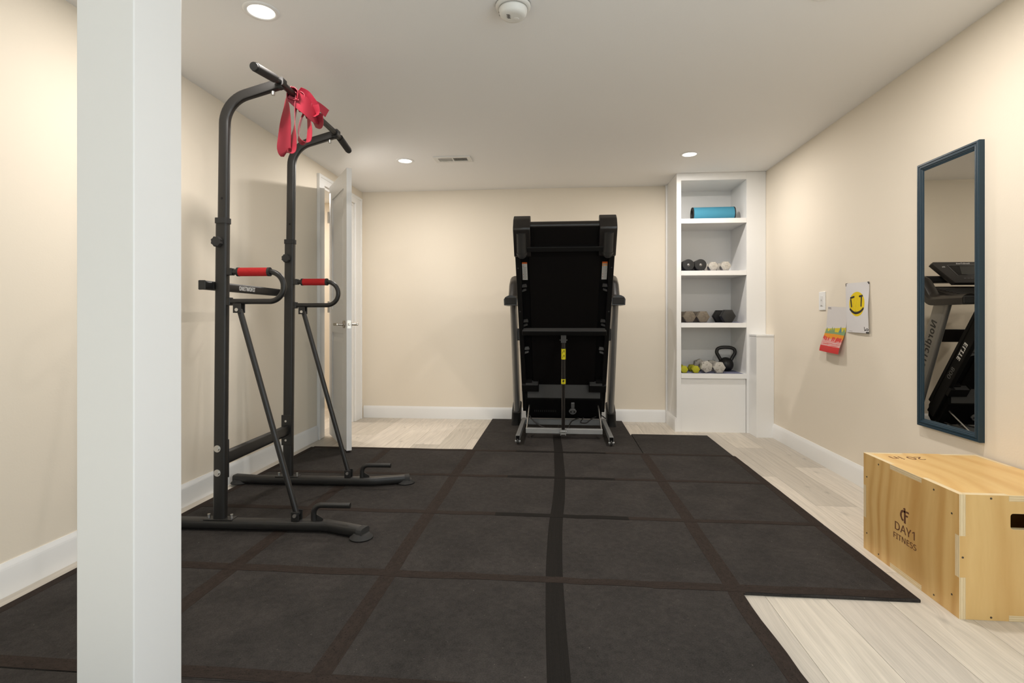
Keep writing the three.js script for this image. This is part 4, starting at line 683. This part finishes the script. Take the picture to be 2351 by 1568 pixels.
paper('childs_drawing', 'sheet of paper painted with red and yellow stripes and green trees on the wall', [[1.027, -3.540], [1.016, -3.306], [0.744, -3.590], [0.733, -3.356]], (c, w, h) => {
  c.fillStyle = '#dbd6d4'; c.fillRect(0, 0, w, h); const r = rng(3);
  c.fillStyle = '#d9c53a'; c.beginPath(); c.moveTo(0, h * 0.50); c.lineTo(w, h * 0.43); c.lineTo(w, h * 0.66); c.lineTo(0, h * 0.62); c.fill();
  c.fillStyle = '#dd8f22'; c.fillRect(0, h * 0.585, w, h * 0.12);
  c.fillStyle = '#7f9a6c'; c.beginPath(); c.moveTo(0, h * 0.60); for (const [x, y] of [[0.02, 0.55], [0.07, 0.46], [0.14, 0.55], [0.20, 0.545], [0.26, 0.48], [0.30, 0.54], [0.35, 0.43], [0.40, 0.53], [0.45, 0.45], [0.52, 0.55], [0.60, 0.545], [0.68, 0.55], [0.77, 0.41], [0.83, 0.53], [0.88, 0.52], [0.93, 0.45], [1, 0.54]]) c.lineTo(w * x, h * y); c.lineTo(w, h * 0.60); c.lineTo(w * 0.6, h * 0.59); c.fill();
  c.fillStyle = '#5e7f92'; c.beginPath(); c.moveTo(w * 0.72, h * 0.55); c.lineTo(w * 0.775, h * 0.42); c.lineTo(w * 0.83, h * 0.55); c.fill();
  c.fillStyle = '#d8a5a0'; c.fillRect(0, h * 0.70, w, h * 0.30);
  c.fillStyle = '#cc4038'; for (let k = 0; k < 26; k++) c.fillRect(w * r(), h * (0.655 + 0.03 * r()), w * 0.06, h * (0.03 + 0.06 * r()));
  for (let k = 0; k < 40; k++) { c.globalAlpha = 0.35; c.fillRect(w * r() * 0.8, h * (0.70 + 0.18 * r()), w * 0.3, h * 0.008); } c.globalAlpha = 1;
  c.fillStyle = '#d03230'; c.fillRect(0, h * 0.865, w, h * 0.135); c.fillStyle = '#c2423e'; for (let k = 0; k < 14; k++) c.fillRect(w * r() * 0.7, h * (0.87 + 0.12 * r()), w * 0.35, h * 0.008);
  c.fillStyle = '#55504e'; c.fillRect(w * 0.02, h * 0.025, w * 0.16, h * 0.012); c.fillRect(w * 0.02, h * 0.05, w * 0.18, h * 0.006);
}, (u, v) => 0.001 + 0.030 * smooth(0.45, 1, v) + 0.004 * Math.sin(u * 3.1) * v, 512, 640);

// ---------------------------------------------------------------- plywood box
{
  const x0 = 1.257, x1 = XR - 0.0135 - 0.002, z0 = -2.318, z1 = -1.790, H = 0.394, T = 0.018, wx = x1 - x0, wz = z1 - z0;
  const t = thing('plyo_box', 'pale plywood jump box with a burnt-in logo standing by the wall', 'plyo box', [(x0 + x1) / 2, 0, (z0 + z1) / 2]);
  const wood = (seed, base, streak, amp, wave) => { const a = noise2(seed, 3, 5), b = noise2(seed + 1, 70, 6), c = noise2(seed + 2, 5, 4), f = noise2(seed + 3, 190, 24);
    return tex(768, 768, (u, v) => { const w = u + wave * (a(u, v) - 0.5) + 0.02 * (c(u, v * 2) - 0.5), s = 0.5 + 0.5 * Math.sin(2 * Math.PI * (w * 10 + 1.6 * c(w, v * 0.3))), k = amp * (0.62 * Math.pow(s, 2.2) + 0.38 * b(w, v)) + 0.10 * (f(w, v) - 0.5), l = 1 + 0.05 * (a(v, u) - 0.5); return [0, 1, 2].map(i => mix(base[i], streak[i], clamp(k)) * l); }); };
  const face = { left: M(0xffffff, 0.42, 0, { map: wood(500, [229, 192, 128], [200, 152, 86], 0.9, 0.03) }), front: M(0xffffff, 0.45, 0, { map: wood(510, [229, 192, 128], [204, 158, 92], 0.55, 0.03) }), top: M(0xffffff, 0.42, 0, { map: wood(520, [229, 192, 128], [206, 158, 92], 0.6, 0.06) }) };
  const eN = noise2(530, 4, 60), edge = M(0xffffff, 0.6, 0, { map: tex(128, 256, (u, v) => { const k = Math.floor(v * 7 + 0.15 * (eN(v, u) - 0.5)) % 2, l = 1 + 0.12 * (eN(u * 3, v) - 0.5); return (k ? [214, 190, 146] : [232, 212, 174]).map(q => q * l); }, true, [4, 1 / T]) });
  const outline = (w, h, e) => { // e: left, bottom, right, top as 'E' (full at its ends) or 'M' (full in its middle)
    const oe = (k) => e[k] === 'E' ? 0 : T, om = (k) => e[k] === 'E' ? T : 0;
    return [[oe(0), oe(1)], [w / 3, oe(1)], [w / 3, om(1)], [2 * w / 3, om(1)], [2 * w / 3, oe(1)], [w - oe(2), oe(1)], [w - oe(2), h / 3], [w - om(2), h / 3], [w - om(2), 2 * h / 3], [w - oe(2), 2 * h / 3], [w - oe(2), h - oe(3)], [2 * w / 3, h - oe(3)], [2 * w / 3, h - om(3)], [w / 3, h - om(3)], [w / 3, h - oe(3)], [oe(0), h - oe(3)], [oe(0), 2 * h / 3], [om(0), 2 * h / 3], [om(0), h / 3], [oe(0), h / 3]];
  };
  const panel = (w, h, e, hole) => { const s = new THREE.Shape(outline(w, h, e).map(([a, b]) => V2(a, b))); if (hole) s.holes.push(hole); const g = new THREE.ExtrudeGeometry(s, { depth: T - 0.0012, bevelEnabled: true, bevelThickness: 0.0006, bevelSize: 0.0006, bevelOffset: -0.0006, bevelSegments: 1 }); return g.translate(-w / 2, 0, 0.0006); };
  const slot = (w) => { const p = new THREE.Path(), a = w / 2 - 0.068, b = w / 2 + 0.068, c = 0.288, d = 0.337, r = 0.010; p.moveTo(a + r, c); p.lineTo(b - r, c); p.quadraticCurveTo(b, c, b, c + r); p.lineTo(b, d - r); p.quadraticCurveTo(b, d, b - r, d); p.lineTo(a + r, d); p.quadraticCurveTo(a, d, a, d - r); p.lineTo(a, c + r); p.quadraticCurveTo(a, c, a + r, c); return p; };
  const L = mesh('side_panel', panel(wz, H, 'EEEE'), [face.left, edge], t); L.rotation.y = -Math.PI / 2; L.position.set(-wx / 2 + T, 0, 0);
  const R = mesh('side_panel', panel(wz, H, 'EEEE'), [face.left, edge], t); R.rotation.y = Math.PI / 2; R.position.set(wx / 2 - T, 0, 0);
  const F = mesh('front_panel', panel(wx, H, 'MEME', slot(wx)), [face.front, edge], t); F.position.set(0, 0, wz / 2 - T);
  const K = mesh('back_panel', panel(wx, H, 'MEME', slot(wx)), [face.front, edge], t); K.rotation.y = Math.PI; K.position.set(0, 0, -wz / 2 + T);
  const top = mesh('top_panel', panel(wx, wz, 'MMMM'), [face.top, edge], t); top.rotation.x = -Math.PI / 2; top.position.set(0, H - T, wz / 2);
  const bot = mesh('bottom_panel', panel(wx, wz, 'MMMM'), [face.top, edge], t); bot.rotation.x = -Math.PI / 2; bot.position.set(0, 0, wz / 2);
  const screwM = M(new THREE.Color(0.06, 0.045, 0.03), 0.6), screw = (x, y, z, ax) => mesh('screw', rod(V3(x, y, z), V3(x, y, z).addScaledVector(ax, 0.0010), 0.0032, 10), screwM, t);
  for (const [y, z] of [[0.372, -0.16], [0.372, 0.15], [0.018, -0.16], [0.018, 0.15], [0.322, 0.232], [0.062, 0.232], [0.30, -0.240], [0.07, -0.240]]) screw(-wx / 2, y, z, V3(-1, 0, 0));
  for (const [x, y] of [[-0.125, 0.383], [-0.125, 0.010], [-0.208, 0.195], [0.208, 0.195], [0.125, 0.383], [0.125, 0.010]]) screw(x, y, wz / 2, V3(0, 0, 1));
  // burnt-in logo and lettering on the side, read from the room
  const burn = M(new THREE.Color(0.13, 0.045, 0.018), 0.7), lz = -2.056 - (z0 + z1) / 2;
  const onSide = (g, y, dz = 0) => g.rotateY(-Math.PI / 2).translate(-wx / 2, y, lz + dz);
  const logo = [prism([[-0.031, 0.0], [-0.031, -0.010], [-0.020, -0.026], [-0.010, -0.028], [-0.006, -0.020], [-0.014, -0.017], [-0.019, -0.008], [-0.019, 0.006], [-0.010, 0.013], [-0.004, 0.013], [-0.004, -0.034], [0.008, -0.034], [0.008, -0.002], [0.020, -0.002], [0.024, 0.006], [0.008, 0.006], [0.008, 0.022], [-0.012, 0.022], [-0.024, 0.016]], 0.0008), prism([[-0.008, 0.030], [-0.010, 0.026], [-0.003, 0.026], [-0.003, 0.014], [0.006, 0.014], [0.006, 0.034], [-0.002, 0.034]], 0.0008), prism([[0.010, 0.024], [0.028, 0.024], [0.031, 0.016], [0.010, 0.016]], 0.0008)];
  mesh('logo', logo.map(g => onSide(g.scale(0.82, 0.82, 1), 0.228, 0.0)), burn, t).userData.label = 'burnt-in brown logo';
  mesh('lettering', onSide(lettering('DAY1', 0.0300, sansRegular, 0.0006, 1.28), 0.1745), burn, t).userData.label = 'burnt-in brown lettering';
  mesh('lettering', onSide(lettering('FITNESS', 0.0205, sansRegular, 0.0006, 1.28), 0.1360), burn, t).userData.label = 'burnt-in brown lettering';
  mesh('lettering', lettering('20 in', 0.040, sansRegular, 0.0006, 1.05).rotateX(-Math.PI / 2).rotateY(Math.PI).translate(1.378 - (x0 + x1) / 2, H, -2.237 - (z0 + z1) / 2), burn, t).userData.label = 'burnt-in size number';
}

// ---------------------------------------------------------------- shadows on for everything
scene.traverse(o => { if (o.isMesh) { o.castShadow = true; o.receiveShadow = true; } });
renderer.render(scene, camera);
